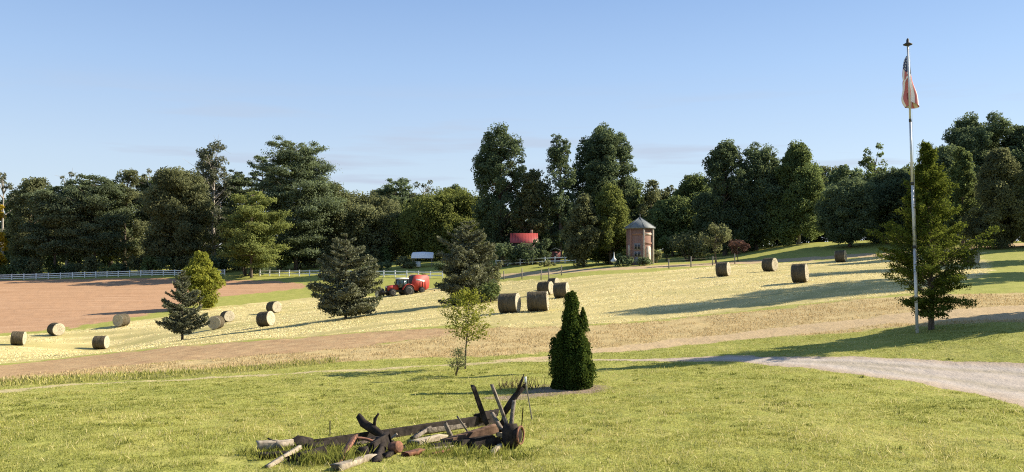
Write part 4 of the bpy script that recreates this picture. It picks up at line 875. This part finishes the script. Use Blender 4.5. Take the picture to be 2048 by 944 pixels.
def tractor():
    d = 131.0; b = spot(801, d); s = 1.0
    t = thing("tractor", "red farm tractor with glass cab and white roof pulling the baler", "tractor", tuple(b), R(180 + 34))   # local +X is forward
    h = MB(); h.prism([(.55, .95), (2.35, .85), (2.45, 1.15), (2.30, 1.55), (.55, 1.72)], -.42, .42); h.build("hood", M_RED, t)
    MB().box((2.44, 0, 1.10), (.08, .70, .62), bev=.03).build("grille", M_BLACK, t)
    MB().box((.9, 0, .72), (3.1, .52, .42), bev=.05).build("chassis", M_DKMETAL, t); MB().box((2.75, 0, .62), (.5, .8, .35), bev=.04).build("front_weight", M_DKMETAL, t)
    c = MB(); c.prism([(-.95, 1.25), (.55, 1.20), (.62, 1.7), (.42, 2.55), (-.95, 2.55)], -.72, .72); c.build("cab", M_CABGLASS, t)
    for x0, x1 in ((.60, .42), (-.97, -.97), (-.2, -.25)):
        for y in (-.74, .74): MB().tube([(x0, y, 1.25), (x1, y, 2.56)], [.045, .045], 6).build("cab_pillar", M_DKMETAL, t)
    MB().box((-.28, 0, 2.66), (1.65, 1.62, .2), bev=.07).build("cab_roof", M_WHITE, t)
    for y in (-1, 1):
        e = MB(); n = 9; arc = [(-.95 + 1.02 * math.cos(q), .82 + 1.02 * math.sin(q)) for q in np.linspace(R(10), R(170), n)]
        e.prism(arc + [(x * 1 - 0, z - .07) for x, z in reversed(arc)], y * .95 - .32, y * .95 + .32); e.build("fender", M_RED, t)
        wheel(.82, .50, (-.95, y * .98, .80), t, M_DUST); wheel(.55, .36, (1.75, y * .80, .53), t, M_DUST)
        MB().lathe([(.0, 0), (.09, .01), (.10, .08), (.0, .09)], 10, c=(0, 0, 0), M=Matrix.Rotation(R(90), 3, 'Y')).build("headlight", M_WHITE, t).location = (2.46, y * .24, 1.36)
        MB().box((.55, y * 1.02, 2.0), (.05, .22, .32), bev=.02).build("mirror", M_BLACK, t)
    MB().tube([(.95, .36, 1.6), (.95, .36, 2.5), (.88, .36, 2.62)], [.05, .05, .045], 8).build("exhaust", M_DKMETAL, t)
    b2 = spot(834, d + 2.2)
    t2 = thing("round_baler", "tall red round baler with white side lettering stripe, hitched to the tractor", "baler", tuple(b2), R(180 + 34))
    prof = [(-1.60, .70), (-1.15, .42), (.65, .42), (1.20, .75), (1.30, 1.7), (1.0, 2.62), (.5, 2.86), (-1.25, 2.84), (-1.68, 2.5), (-1.75, 1.4)]
    MB().prism(prof, -.72, .72).build("chamber", M_DKMETAL, t2)
    for y in (-1, 1):
        sp = MB(); sp.prism([(x * 1.02, z * 1.01) for x, z in prof], y * .79 - .055, y * .79 + .055); so = sp.build("side_panel", M_RED, t2)
        st = MB(); yy = y * .853
        st.prism([(-.9, 1.75), (.6, 2.05), (.6, 2.30), (-.9, 2.0)], yy - .008, yy + .008); st.build("decal", M_WHITE, so)
        for k in range(3): MB().box((-.2 - .45 * k, y * .88, 1.2), (.05, .04, 1.2)).build("rib", M_RED, so)
        wheel(.48, .36, (-.35, y * 1.02, .46), t2, M_DUST)
    MB().prism([(-1.75, 1.4), (-1.68, 2.5), (-1.25, 2.84), (-1.3, 2.95), (-1.82, 2.56), (-1.88, 1.4), (-1.70, .66), (-1.60, .70)], -.74, .74).build("tailgate", M_RED, t2)
    pk = MB(); pk.lathe([(.22, -.85), (.22, .85)], 14, M=Mx, c=(1.15, 0, .34)); pk.build("pickup", M_DKMETAL, t2)
    MB().tube([(1.0, 0, .75), (2.35, 0, .55)], [.07, .06], 8).build("drawbar", M_RED, t2)
tractor()

# ------------------------------------------------------------------ flagpole, flag
def flag_and_pole():
    d = 34.3; base = spot(1833, d); top = at(1815.5, 92, d); H = top[2] - base[2]; lean = (top - base); dirn = lean / np.linalg.norm(lean)
    t = thing("flagpole", "tall silver flagpole with a dark disc light on its tip", "flagpole", tuple(base))
    m = simple("silver_pole", (.62, .62, .62), (.50, .50, .50), 2, .4, metal=.25, bmp=.02)
    cuts = [0, .30, .52, .74, 1.0]; rr = [.062, .055, .048, .040, .033]
    for k in range(4): MB().tube([dirn * H * cuts[k] - (dirn * .3 if k == 0 else 0), dirn * H * cuts[k + 1]], [rr[k], rr[k] * .96], 12).build("pole_section", m, t, smooth=True)
    for k in (1, 2, 3): MB().tube([dirn * (H * cuts[k] - .06), dirn * (H * cuts[k] + .06)], [rr[k - 1] * 1.12] * 2, 12).build("collar", M_DKMETAL, t)
    cp = MB().lathe([(.0, -.02), (.05, .0), (.175, .05), (.185, .08), (.11, .12), (.06, .15), (.055, .26), (.03, .32), (.0, .33)], 16, c=dirn * H).build("solar_light", M_DKMETAL, t)
    MB().tube([dirn * (H - .1) + [.07, -.02, 0], dirn * H * .6 + [.08, -.03, 0], dirn * 1.3 + [.07, 0, 0]], [.006] * 3, 4).build("halyard", M_WHITE, t)
    # the flag, hanging limp
    ns_, nt_ = 90, 46; hoist, fly = 1.0, 1.80
    z0 = at(1816, 110, d)[2] - base[2]; V = []
    sv, tv = np.linspace(0, 1, ns_), np.linspace(0, 1, nt_)
    for s in sv:
        for q in tv:
            # each thread falls away from the hoist; the cloth gathers in folds either side of the pole
            fall = fly * s * (0.92 + .16 * math.sin(3 * q)); out = fly * .165 * math.sqrt(s) 
            ph = 2 * math.pi * (1.3 * q + .48 - .12 * s)
            gather = 1 - .60 * s
            x = out * math.cos(ph) * (0.75 + .35 * q) + .05 * math.sin(9 * s + 5 * q) * s + .20 * s * s
            y = .07 + .10 * min(1, s * 4) + out * .45 * math.sin(ph) + .04 * math.sin(7 * s + 11 * q) * s
            z = z0 - hoist * q * gather - fall
            p = dirn * z + np.array([x + .05 * (1 if x > 0 else -1) * min(1, s * 8), y, 0]); V.append(p)
    Q = [(i * nt_ + k, i * nt_ + k + 1, (i + 1) * nt_ + k + 1, (i + 1) * nt_ + k) for i in range(ns_ - 1) for k in range(nt_ - 1)]
    S_, T_ = np.repeat(sv, nt_), np.tile(tv, ns_)
    me = np_mesh("flag", np.array(V), [np.array(Q)], {"fly": ('FLOAT', S_), "drop": ('FLOAT', T_)}, smooth=True)
    m2, ns, ls, b = mat("flag_cloth"); b.inputs['Roughness'].default_value = .85
    af = node(ns, "ShaderNodeAttribute", attribute_name="fly").outputs['Fac']; ad = node(ns, "ShaderNodeAttribute", attribute_name="drop").outputs['Fac']
    def mth(op, a, v=None):
        n = node(ns, "ShaderNodeMath", operation=op)
        for i, x in enumerate((a, v)):
            if x is None: continue
            if isinstance(x, (int, float)): n.inputs[i].default_value = x
            else: ls.new(x, n.inputs[i])
        return n.outputs[0]
    stripe = mth('LESS_THAN', mth('MODULO', mth('MULTIPLY', ad, 6.5), 1.0), .5)
    canton = mth('MULTIPLY', mth('LESS_THAN', af, .28), mth('LESS_THAN', ad, 7 / 13))
    su = mth('SUBTRACT', mth('FRACT', mth('MULTIPLY', af, 15.0)), .5); sv_ = mth('SUBTRACT', mth('FRACT', mth('MULTIPLY', ad, 9.3)), .5)
    star = mth('LESS_THAN', mth('ADD', mth('MULTIPLY', su, su), mth('MULTIPLY', sv_, sv_)), .07)
    c = mix(ns, ls, (.80, .74, .70), (.55, .17, .16), stripe); c = mix(ns, ls, c, mix(ns, ls, (.06, .075, .16), (.6, .6, .6), star), canton)
    ls.new(c, b.inputs['Base Color'])
    f = link("flag", me, m2); f.location = base; tag(f, "limp red and white striped flag with dark blue canton on the pole", "flag")
flag_and_pole()

# ------------------------------------------------------------------ the heap of old timber and iron in the lawn
M_OLDWOOD = simple("weathered_wood", (.26, .22, .175), (.06, .05, .04), 7, .95, stretch=(2, 2, 2), bmp=.6, bd=.03, spec=.04)
M_DARKWOOD = simple("dark_wood", (.055, .045, .038), (.014, .012, .011), 7, .95, bmp=.6, bd=.03, spec=.04)
M_PALEWOOD = simple("bleached_wood", (.46, .39, .29), (.15, .12, .085), 9, .95, bmp=.4, bd=.02, spec=.04)
M_RUST = simple("rusty_iron", (.30, .135, .075), (.05, .028, .022), 14, .9, bmp=.3, bd=.01)
M_BROWNWOOD = simple("brown_wood", (.19, .12, .08), (.05, .032, .024), 8, .95, bmp=.5, bd=.02, spec=.04)
Y0 = 15.0
def gp(u, v, up=0.0): p = hit(u, v); return p + np.array([0, 0, up])
def above(u, v, ref): return at(u, v, ref[1])      # seen at (u, v), level with ref in depth
def single(name, lb, cat, q, m, group=None, smooth=False):
    V = np.concatenate(q.v); c = V.mean(0); c[2] = V[:, 2].min()
    return tag(q.build(name, m, loc=c, smooth=smooth), lb, cat, group)
G_ = "old timber and iron in the heap on the lawn"
# long board on edge; its near-black colour carries the shade of its front
a, b2 = gp(625, 897), gp(985, 848)
def boardq():
    q = MB(); A0, B0 = at(618, 899, a[1]), at(990, 842, b2[1]); q.timber(A0, B0, .09, .32, seed=2, rough=.05, seg=14, roll=0.0); return q
single("long_board", "long dark board lying on edge through the whole heap", "board", boardq(), M_DARKWOOD, G_)
# broken wheel
hub = gp(1022, 893); yw = hub[1]
t = thing("broken_wagon_wheel", "broken wooden wagon wheel hub with a few spokes sticking up", "wagon wheel", tuple(hub), 0, G_)
h0 = np.array(hub)
hc = at(1021, 870, yw) - h0
MB().tube([hc + [0, -.02, -.20], hc + [0, 0, -.12], hc + [0, 0, .10], hc + [0, .02, .20]], [.135, .15, .15, .115], 14, rough=.03, seed=4).build("hub", M_DARKWOOD, t)
ib = MB(); ex = np.array([.92, -.38, .05]); 
e1 = np.cross(ex, [0, 0, 1.0]); e1 /= np.linalg.norm(e1); e2 = np.cross(ex, e1)
ib.tube([hc + ex * .19 + (e1 * math.cos(q) + e2 * math.sin(q)) * .155 for q in np.linspace(0, 2 * math.pi, 25)], [.020] * 25, 6, cap=False)
MB().tube([hc + ex * .10, hc + ex * .17, hc + ex * .185], [.14, .13, .10], 14, rough=.05, seed=6).build("hub_end", M_DARKWOOD, t)
ib.build("iron_band", M_RUST, t)
for (u0, v0, u1, v1, w, sd, m) in ((972, 846, 946, 772, .095, 1, M_DARKWOOD), (1014, 850, 984, 771, .075, 2, M_OLDWOOD), (1022, 850, 1028, 800, .07, 3, M_OLDWOOD), (1004, 860, 984, 826, .07, 5, M_OLDWOOD)):
    MB().timber(at(u0, v0, yw + .1) - h0, at(u1, v1, yw + .12 * sd - .1) - h0, w, w * .8, seed=sd, rough=.09, seg=7, taper=.85).build("spoke", m, t)
fk = MB(); p0, p1, p2 = at(1008, 826, yw + .35), at(1032, 790, yw + .4), at(1047, 776, yw + .42)
fk.tube([p0, (p0 + p1) / 2 + [.01, 0, .01], p1, p2], [.055, .06, .05, .04], 8, rough=.12, seed=5); fk.tube([p1, at(1044, 760, yw + .4), at(1048, 748, yw + .4)], [.035, .022, .008], 6, rough=.1); fk.tube([p2, at(1052, 765, yw + .45)], [.03, .012], 6, rough=.1); fk.tube([p0, at(1004, 846, yw + .3), gp(1002, 880)], [.055, .05, .05], 7, rough=.1)
single("forked_branch", "dark forked branch propped behind the wagon wheel hub", "branch", fk, M_DARKWOOD, G_)
def stick(name, lb, cat, e0, e1, w, h, m, seed, rough=.07, roll=0.0, lift=(0, 0), taper=1.0, bow=0.0):
    """e0, e1: (u, v, depth or None for a foot on the ground)"""
    P = [gp(u, v, l) if y is None else at(u, v, y) for (u, v, y), l in zip((e0, e1), lift)]
    return single(name, lb, cat, MB().timber(P[0], P[1], w, h, seed=seed, rough=rough, seg=8, roll=roll, taper=taper, bow=bow), m, G_)
stick("timber_beam", "brown timber beam slanting towards the wagon wheel hub", "beam", (888, 896, None), (992, 856, 15.6), .17, .15, M_BROWNWOOD, 11, lift=(.07, 0))
stick("timber_beam", "dark beam crossing in front of the rusty drum", "beam", (768, 922, None), (838, 884, 15.3), .10, .09, M_DARKWOOD, 12, lift=(.06, 0))
stick("pale_plank", "short pale stick joining the brown beam and the hub", "plank", (996, 868, 15.2), (1012, 872, 15.1), .09, .07, M_PALEWOOD, 13)
stick("pale_plank", "pale prop leaning on the ground before the hub", "plank", (984, 909, None), (1006, 886, 14.9), .075, .06, M_PALEWOOD, 14, lift=(.02, 0))
stick("wooden_stub", "grey upright stub standing in the middle of the heap", "post", (905, 880, None), (890, 846, 15.7), .085, .07, M_OLDWOOD, 15, taper=.8)
stick("wooden_stub", "thin grey slat leaning against the long board", "slat", (940, 870, 15.9), (914, 832, 15.9), .05, .03, M_OLDWOOD, 16)
stick("pale_plank", "bleached slab lying flat left of the brown beam", "plank", (828, 898, None), (886, 884, None), .20, .07, M_PALEWOOD, 17, lift=(.10, .10), rough=.12)
stick("pale_plank", "small bleached offcut in front of the slab", "plank", (842, 906, None), (905, 899, None), .07, .05, M_PALEWOOD, 18, lift=(.04, .04), rough=.12)
stick("pale_plank", "square pale beam end at the heap's left tip", "plank", (514, 908, None), (554, 906, None), .20, .115, M_PALEWOOD, 19, lift=(.14, .14), rough=.03)
stick("pale_plank", "white broken beam end right of the square one", "plank", (556, 907, None), (586, 903, None), .18, .11, M_PALEWOOD, 20, lift=(.15, .15), rough=.10, taper=.8)
stick("pole", "long pale pole slanting to the ground at the heap's left", "pole", (534, 938, None), (600, 913, None), .07, .06, M_PALEWOOD, 21, lift=(.02, .15), rough=.06)
stick("dark_plank", "dark plank under the pale beam ends", "plank", (520, 918, None), (585, 914, None), .14, .07, M_DARKWOOD, 22, lift=(.05, .05))
stick("iron_bar", "rusty orange iron bar leaning from the heap's middle", "iron bar", (672, 938, None), (708, 874, 14.3), .14, .045, M_RUST, 23, rough=.04, lift=(.02, 0), roll=.5)
stick("iron_bar", "curved rusty iron strip running right from the top of the leaning bar", "iron bar", (706, 876, 14.3), (764, 894, 14.4), .075, .04, M_RUST, 24, rough=.05, bow=.05)
stick("iron_rod", "thin iron rod standing upright behind the heap's left half", "rod", (660, 872, None), (660, 842, 16.6), .022, .022, M_DARKWOOD, 25, rough=.02, lift=(-.05, 0))
stick("iron_rod", "thin bent rod standing at the hub's right side", "rod", (1042, 868, None), (1046, 816, 15.2), .018, .018, M_DARKWOOD, 26, rough=.05, lift=(-.05, 0))
stick("pale_plank", "pale bleached log on the grass at the foot of the rusty bar", "log", (672, 944, None), (746, 922, None), .19, .13, M_PALEWOOD, 27, lift=(.05, .06), rough=.16, taper=.75)
stick("rusty_plate", "bent rusty plate standing among grass left of the leaning bar", "iron plate", (628, 924, None), (644, 908, 14.4), .15, .04, M_RUST, 28, rough=.1)
stick("white_plank", "short white-painted board above the rusty drum", "plank", (780, 878, 14.9), (794, 868, 14.9), .10, .03, M_PALEWOOD, 29, rough=.05)
stick("rusty_plate", "pinkish rusty plate on the ground before the bleached slab", "iron plate", (806, 918, None), (838, 912, None), .16, .06, M_RUST, 30, rough=.15, lift=(.06, .08))
stick("dark_plank", "dark lower plank lying under the brown beam", "plank", (858, 902, None), (985, 884, None), .13, .10, M_DARKWOOD, 31, lift=(.06, .08))
stick("dark_plank", "dark curved plank behind the rusty drum", "plank", (716, 898, None), (790, 886, 14.8), .12, .05, M_DARKWOOD, 32, lift=(.10, 0), bow=.08)
g = MB(); pts = [at(718, 832, 15.6), at(726, 846, 15.5), at(748, 858, 15.4), at(766, 872, 15.3), gp(778, 888)]
g.tube(pts, [.055, .085, .085, .07, .06], 9, rough=.16, seed=8); g.tube([pts[2] + [0, 0, .03], at(750, 838, 15.4), at(757, 827, 15.4)], [.04, .032, .022], 6, rough=.1); g.tube([pts[0], at(720, 827, 15.6)], [.04, .015], 6)
single("gnarled_log", "gnarled dark log with one stub branch rising from the heap", "log", g, M_DARKWOOD, G_)
g = MB(); p = [gp(600, 905, .1), at(570, 894, 14.6), at(552, 886, 14.6), at(535, 876, 14.6)]
g.tube(p, [.06, .05, .032, .012], 7, rough=.15, seed=9); g.tube([p[1], at(572, 878, 14.6)], [.03, .01], 6)
single("dead_branch", "dead dark branch pointing up at the heap's left end", "branch", g, M_DARKWOOD, G_)
g = MB(); p = [gp(574, 904, .08), gp(598, 900, .14), gp(622, 896, .10)]
g.tube(p, [.07, .10, .08], 9, rough=.2, seed=10)
single("rotten_stump", "rotten brown stump piece beside the dead branch", "stump", g, M_DARKWOOD, G_)
dr = gp(790, 912); q = MB(); c = at(791, 895, dr[1]); ax = np.array([.75, -.55, .3]); ax /= np.linalg.norm(ax)
q.tube([c - ax * .10, c - ax * .09, c - ax * .02, c, c + ax * .09, c + ax * .10], [.085, .10, .10, .09, .095, .08], 18, rough=.06); single("rusty_drum", "small rusty drum lying in the middle of the heap", "drum", q, M_RUST, G_)
dk = gp(730, 918); q = MB(); c = at(724, 905, dk[1]); q.tube([c + [-.05, 0, -.06], c + [0, 0, .02], c + [.10, 0, .05]], [.09, .10, .06], 9, rough=.2, seed=14); single("dark_stump", "small dark stump between the leaning bar and the drum", "stump", q, M_DARKWOOD, G_)
for (u0, v0, l0, u1, v1, l1, w, hh, m_, sd, nm, lb) in (
 (596, 926, .05, 650, 918, .12, .26, .20, M_DARKWOOD, 51, "rotten_log", "black rotten log in the grass left of the leaning rusty bar"),
 (742, 912, .08, 778, 900, .20, .24, .22, M_DARKWOOD, 52, "rotten_log", "black broken block just left of the rusty drum"),
 (752, 930, .02, 775, 896, .25, .12, .10, M_DARKWOOD, 53, "rotten_log", "black splintered end standing before the drum's left side"),
 (940, 900, .03, 1000, 893, .10, .20, .16, M_DARKWOOD, 54, "rotten_log", "black block on the ground left of the wheel hub"),
 (850, 876, .12, 930, 866, .14, .12, .10, M_OLDWOOD, 55, "grey_plank", "grey plank lying behind the brown beam"),
 (700, 902, .10, 752, 898, .16, .13, .05, M_OLDWOOD, 56, "grey_plank", "grey splintered plank behind the leaning rusty bar"),
 (612, 906, .10, 668, 900, .12, .16, .12, M_DARKWOOD, 57, "dark_plank", "dark plank right of the rotten stump piece"),
 (826, 888, .10, 860, 872, .16, .09, .08, M_OLDWOOD, 58, "grey_plank", "short grey offcut leaning on the long board behind the slab"),
 (960, 852, .18, 990, 846, .22, .20, .20, M_DARKWOOD, 59, "rotten_log", "dark block at the long board's right end behind the spokes"),
 (862, 912, .02, 900, 907, .05, .10, .06, M_RUST, 60, "iron_scrap", "small rusty scrap in the grass below the bleached slab")):
    q = MB().timber(gp(u0, v0, l0), gp(u1, v1, l1), w, hh, seed=sd, rough=.14, seg=7, roll=.3, taper=.85); single(nm, lb, nm.split('_')[1], q, m_, G_)
# white stake
p0 = gp(1066, 838); p1 = at(1052, 768, p0[1])
st = thing("marker_stake", "thin pale stake with a white cap standing behind the heap", "stake", tuple(p0))
MB().timber((0, 0, -.15), p1 - p0, .045, .03, seed=40, rough=.02).build("shaft", M_PALEWOOD, st)
MB().timber(p1 - p0 - [0, 0, .03], p1 - p0 + [-.012, 0, .16], .07, .05, seed=41, rough=.03, seg=2).build("cap", M_WHITE, st)

# ------------------------------------------------------------------ grass, weeds, stubble
def blades(x, y, h, w, rg, lean=.45, z=None):
    n = len(x); z = ground(x, y) + (fbm(x * .7, y * .7, 21) - .5) * .10 + (fbm(x * 4, y * 4, 5) - .5) * .05 - .012
    q = rg.random(n) * 6.283; l = np.abs(rg.normal(size=n)) * lean * h; dx, dy = np.cos(q) * l, np.sin(q) * l; a = rg.random(n) * 6.283; wx, wy = np.cos(a) * w / 2, np.sin(a) * w / 2
    V = np.stack([np.stack([x - wx, y - wy, z], 1), np.stack([x + wx, y + wy, z], 1), np.stack([x + wx * .6 + dx * .45, y + wy * .6 + dy * .45, z + h * .6], 1), np.stack([x + dx, y + dy, z + h], 1)], 1)
    return V.reshape(-1, 3)
def wedge(n, r0, r1, rg, half=40):
    r_ = r0 * (r1 / r0) ** rg.random(n); th = np.radians((rg.random(n) * 2 - 1) * half); return r_ * np.sin(th), r_ * np.cos(th)
def grass_obj(name, label, V, tint, m): 
    o = link(name, np_mesh(name, V, [np.arange(len(V)).reshape(-1, 4)], {"tint": ('FLOAT', np.repeat(tint, 4))}), m); tag(o, label, "grass", kind="stuff")
L_LAWN = bpy.data.materials.new("lawn_blade"); L_LAWN.use_nodes = True
def lawn_blade():
    ns, ls = L_LAWN.node_tree.nodes, L_LAWN.node_tree.links; ns.clear(); out = ns.new("ShaderNodeOutputMaterial"); a = node(ns, "ShaderNodeAttribute", attribute_name="tint")
    c = ramp(ns, ls, a.outputs['Fac'], [(0, (.10, .125, .026)), (.4, (.29, .295, .066)), (.72, (.46, .42, .13)), (1, (.66, .57, .29))])
    d = ns.new("ShaderNodeBsdfDiffuse"); t = ns.new("ShaderNodeBsdfTranslucent"); x = ns.new("ShaderNodeMixShader"); x.inputs[0].default_value = .4
    ls.new(c, d.inputs[0]); ls.new(c, t.inputs[0]); ls.new(d.outputs[0], x.inputs[1]); ls.new(t.outputs[0], x.inputs[2]); ls.new(x.outputs[0], out.inputs[0])
lawn_blade()
rg = np.random.default_rng(900)
HEAP = np.array([hit(u, v)[:2] for u, v in zip(np.linspace(510, 1050, 19), np.linspace(918, 888, 19))])
x, y = wedge(900000, 11.0, 52, rg); zz = zones(x, y); rr = np.hypot(x, y)
other = np.maximum.reduce([zz[k] for k in ('hay', 'soil', 'brown', 'tan', 'track', 'lane', 'path')] + [zz['bed'] * .62])
patch = fbm(x * .35, y * .35, 41); clump = fbm(x * 1.8, y * 1.8, 42)
keep = (other < .35 + .3 * rg.random(len(x))) & (rg.random(len(x)) < .35 + 1.1 * clump); x, y, rr, patch, clump = x[keep], y[keep], rr[keep], patch[keep], clump[keep]; n = len(x)
tall = rg.random(n) < .028
hp_ = np.min(np.hypot(x[:, None] - HEAP[:, 0], y[:, None] - HEAP[:, 1]), axis=1); h = (.010 + .020 * rg.random(n) + .026 * clump) * np.where(tall, 2.6, 1.0) * np.where(hp_ < .6, .4, 1); w = np.maximum(.010, .0008 * rr) * np.where(tall, .7, 1)
p2 = fbm(x * .9 + 40, y * .9, 43); tint = np.clip(-.12 + .75 * patch + .35 * p2 + .42 * rg.random(n) - .20 + np.where(tall, .5, 0), 0, 1)
tx, ty = wedge(900, 11.5, 32, rg); zt = zones(tx, ty); ok = np.maximum.reduce([zt[k] for k in ('tan', 'track', 'lane', 'path', 'bed')]) < .2; tx, ty = tx[ok], ty[ok]
ti_ = np.repeat(np.arange(len(tx)), 34); sp_ = (.05 + .10 * rg.random(len(tx)))[ti_]; ux, uy = tx[ti_] + rg.normal(size=len(ti_)) * sp_, ty[ti_] + rg.normal(size=len(ti_)) * sp_
uh = (.025 + .055 * rg.random(len(tx)))[ti_] * (.6 + .8 * rg.random(len(ti_))); ut = np.clip((.45 * rg.random(len(tx)) ** 2)[ti_] + .15 * rg.random(len(ti_)), 0, 1)
VL = np.concatenate([blades(x, y, h, w, rg), blades(ux, uy, uh, np.maximum(.011, .0008 * np.hypot(ux, uy)), rg)])
grass_obj("lawn_grass", "short yellow-green lawn grass with scattered dry stalks", VL, np.concatenate([tint, ut]), L_LAWN)
# taller grass in and round the heap
x = rg.normal(size=9000) * 1.0; px = []
cx = np.array([hit(u, 915)[:2] for u in np.linspace(505, 1055, 23)])
i_ = rg.integers(0, 23, 7000); x = cx[i_, 0] + rg.normal(size=7000) * .22; y = cx[i_, 1] + .30 + rg.normal(size=7000) * .30
dens_ = fbm(x * 1.6, y * 1.6, 51) > .42; x, y = x[dens_], y[dens_]; n = len(x); h = .04 + .18 * rg.random(n) ** 3.0
m_ = 1300; c0 = np.array([hit(u, 932)[:2] for u in np.linspace(600, 700, 9)]); i2 = rg.integers(0, 9, m_); x = np.concatenate([x, c0[i2, 0] + rg.normal(size=m_) * .10]); y = np.concatenate([y, c0[i2, 1] + .18 + rg.normal(size=m_) * .16]); h = np.concatenate([h, .05 + .20 * rg.random(m_) ** 1.8]); n = len(x)
grass_obj("tall_grass", "longer green grass growing up through the timber heap", blades(x, y, h, np.full(n, .011), rg), .05 + .45 * rg.random(n), L_LAWN)
# dry standing grass on the verge
x, y = wedge(330000, 26, 80, rg); zz = zones(x, y); keep = (((zz['tan'] > .5) & (rg.random(len(x)) > zz['brown'] * .78))) & (zz['track'] < .5) & (zz['lane'] < .5) & (zz['path'] < .6) & (fbm(x * .8, y * .8, 61) > .30 + .25 * rg.random(len(x))); x, y = x[keep], y[keep]; n = len(x); rr = np.hypot(x, y)
L_DRY = leaf_mat("dry_blade", (.32, .235, .10), (.68, .53, .30), .3, (.6, .45, .22))
grass_obj("dry_grass", "dry straw-coloured grass on the verge between lane and hay field", blades(x, y, .035 + .11 * rg.random(n) ** 1.7, .0008 * rr, rg), rg.random(n), L_DRY)
x, y = wedge(150000, 26, 60, rg); zz = zones(x, y); keep = zz['weed'] > .45; x, y = x[keep], y[keep]; n = len(x)
grass_obj("weeds", "dark green weeds along the lane's far edge at the left", blades(x, y, (.04 + .16 * rg.random(n) ** 2) * (.5 + fbm(x * .4, y * .4, 81)), .0011 * np.hypot(x, y), rg), np.clip(.15 + .75 * rg.random(n), 0, 1), L_LAWN)
# hay stubble
L_STRAW = leaf_mat("straw", (.50, .43, .19), (.84, .75, .43), .25, (.6, .5, .25))
x, y = wedge(420000, 42, 135, rg); zz = zones(x, y); keep = (zz['hay'] > .5) & (rows(x, y) > .36 + .28 * rg.random(len(x))); x, y = x[keep], y[keep]; n = len(x)
grass_obj("hay_stubble", "pale straw stubble of the mown hay field", blades(x, y, .03 + .07 * rg.random(n), .0010 * np.hypot(x, y), rg, lean=1.6), rg.random(n), L_STRAW)
# dead stalks in the mulch bed
x0 = [hit(u, 776)[:2] for u in range(1002, 1075, 3)]; b = MB()
for k, p in enumerate(x0):
    for j in range(4):
        q = np.array([p[0] + rg.normal() * .12, p[1] + rg.normal() * .25]); z = ground(*q); e = np.array([q[0] + rg.normal() * .10, q[1] + rg.normal() * .10, z + .12 + .30 * rg.random()])
        b.tube([(q[0], q[1], z - .02), (np.array([q[0], q[1], z]) + e) / 2, e], [.007, .006, .003], 4, cap=False)
o = b.build("dead_stalks", M_BROWNWOOD, loc=hit(1040, 778)); tag(o, "brown dead weed stalks left of the cone-shaped evergreen", "weeds", kind="stuff")
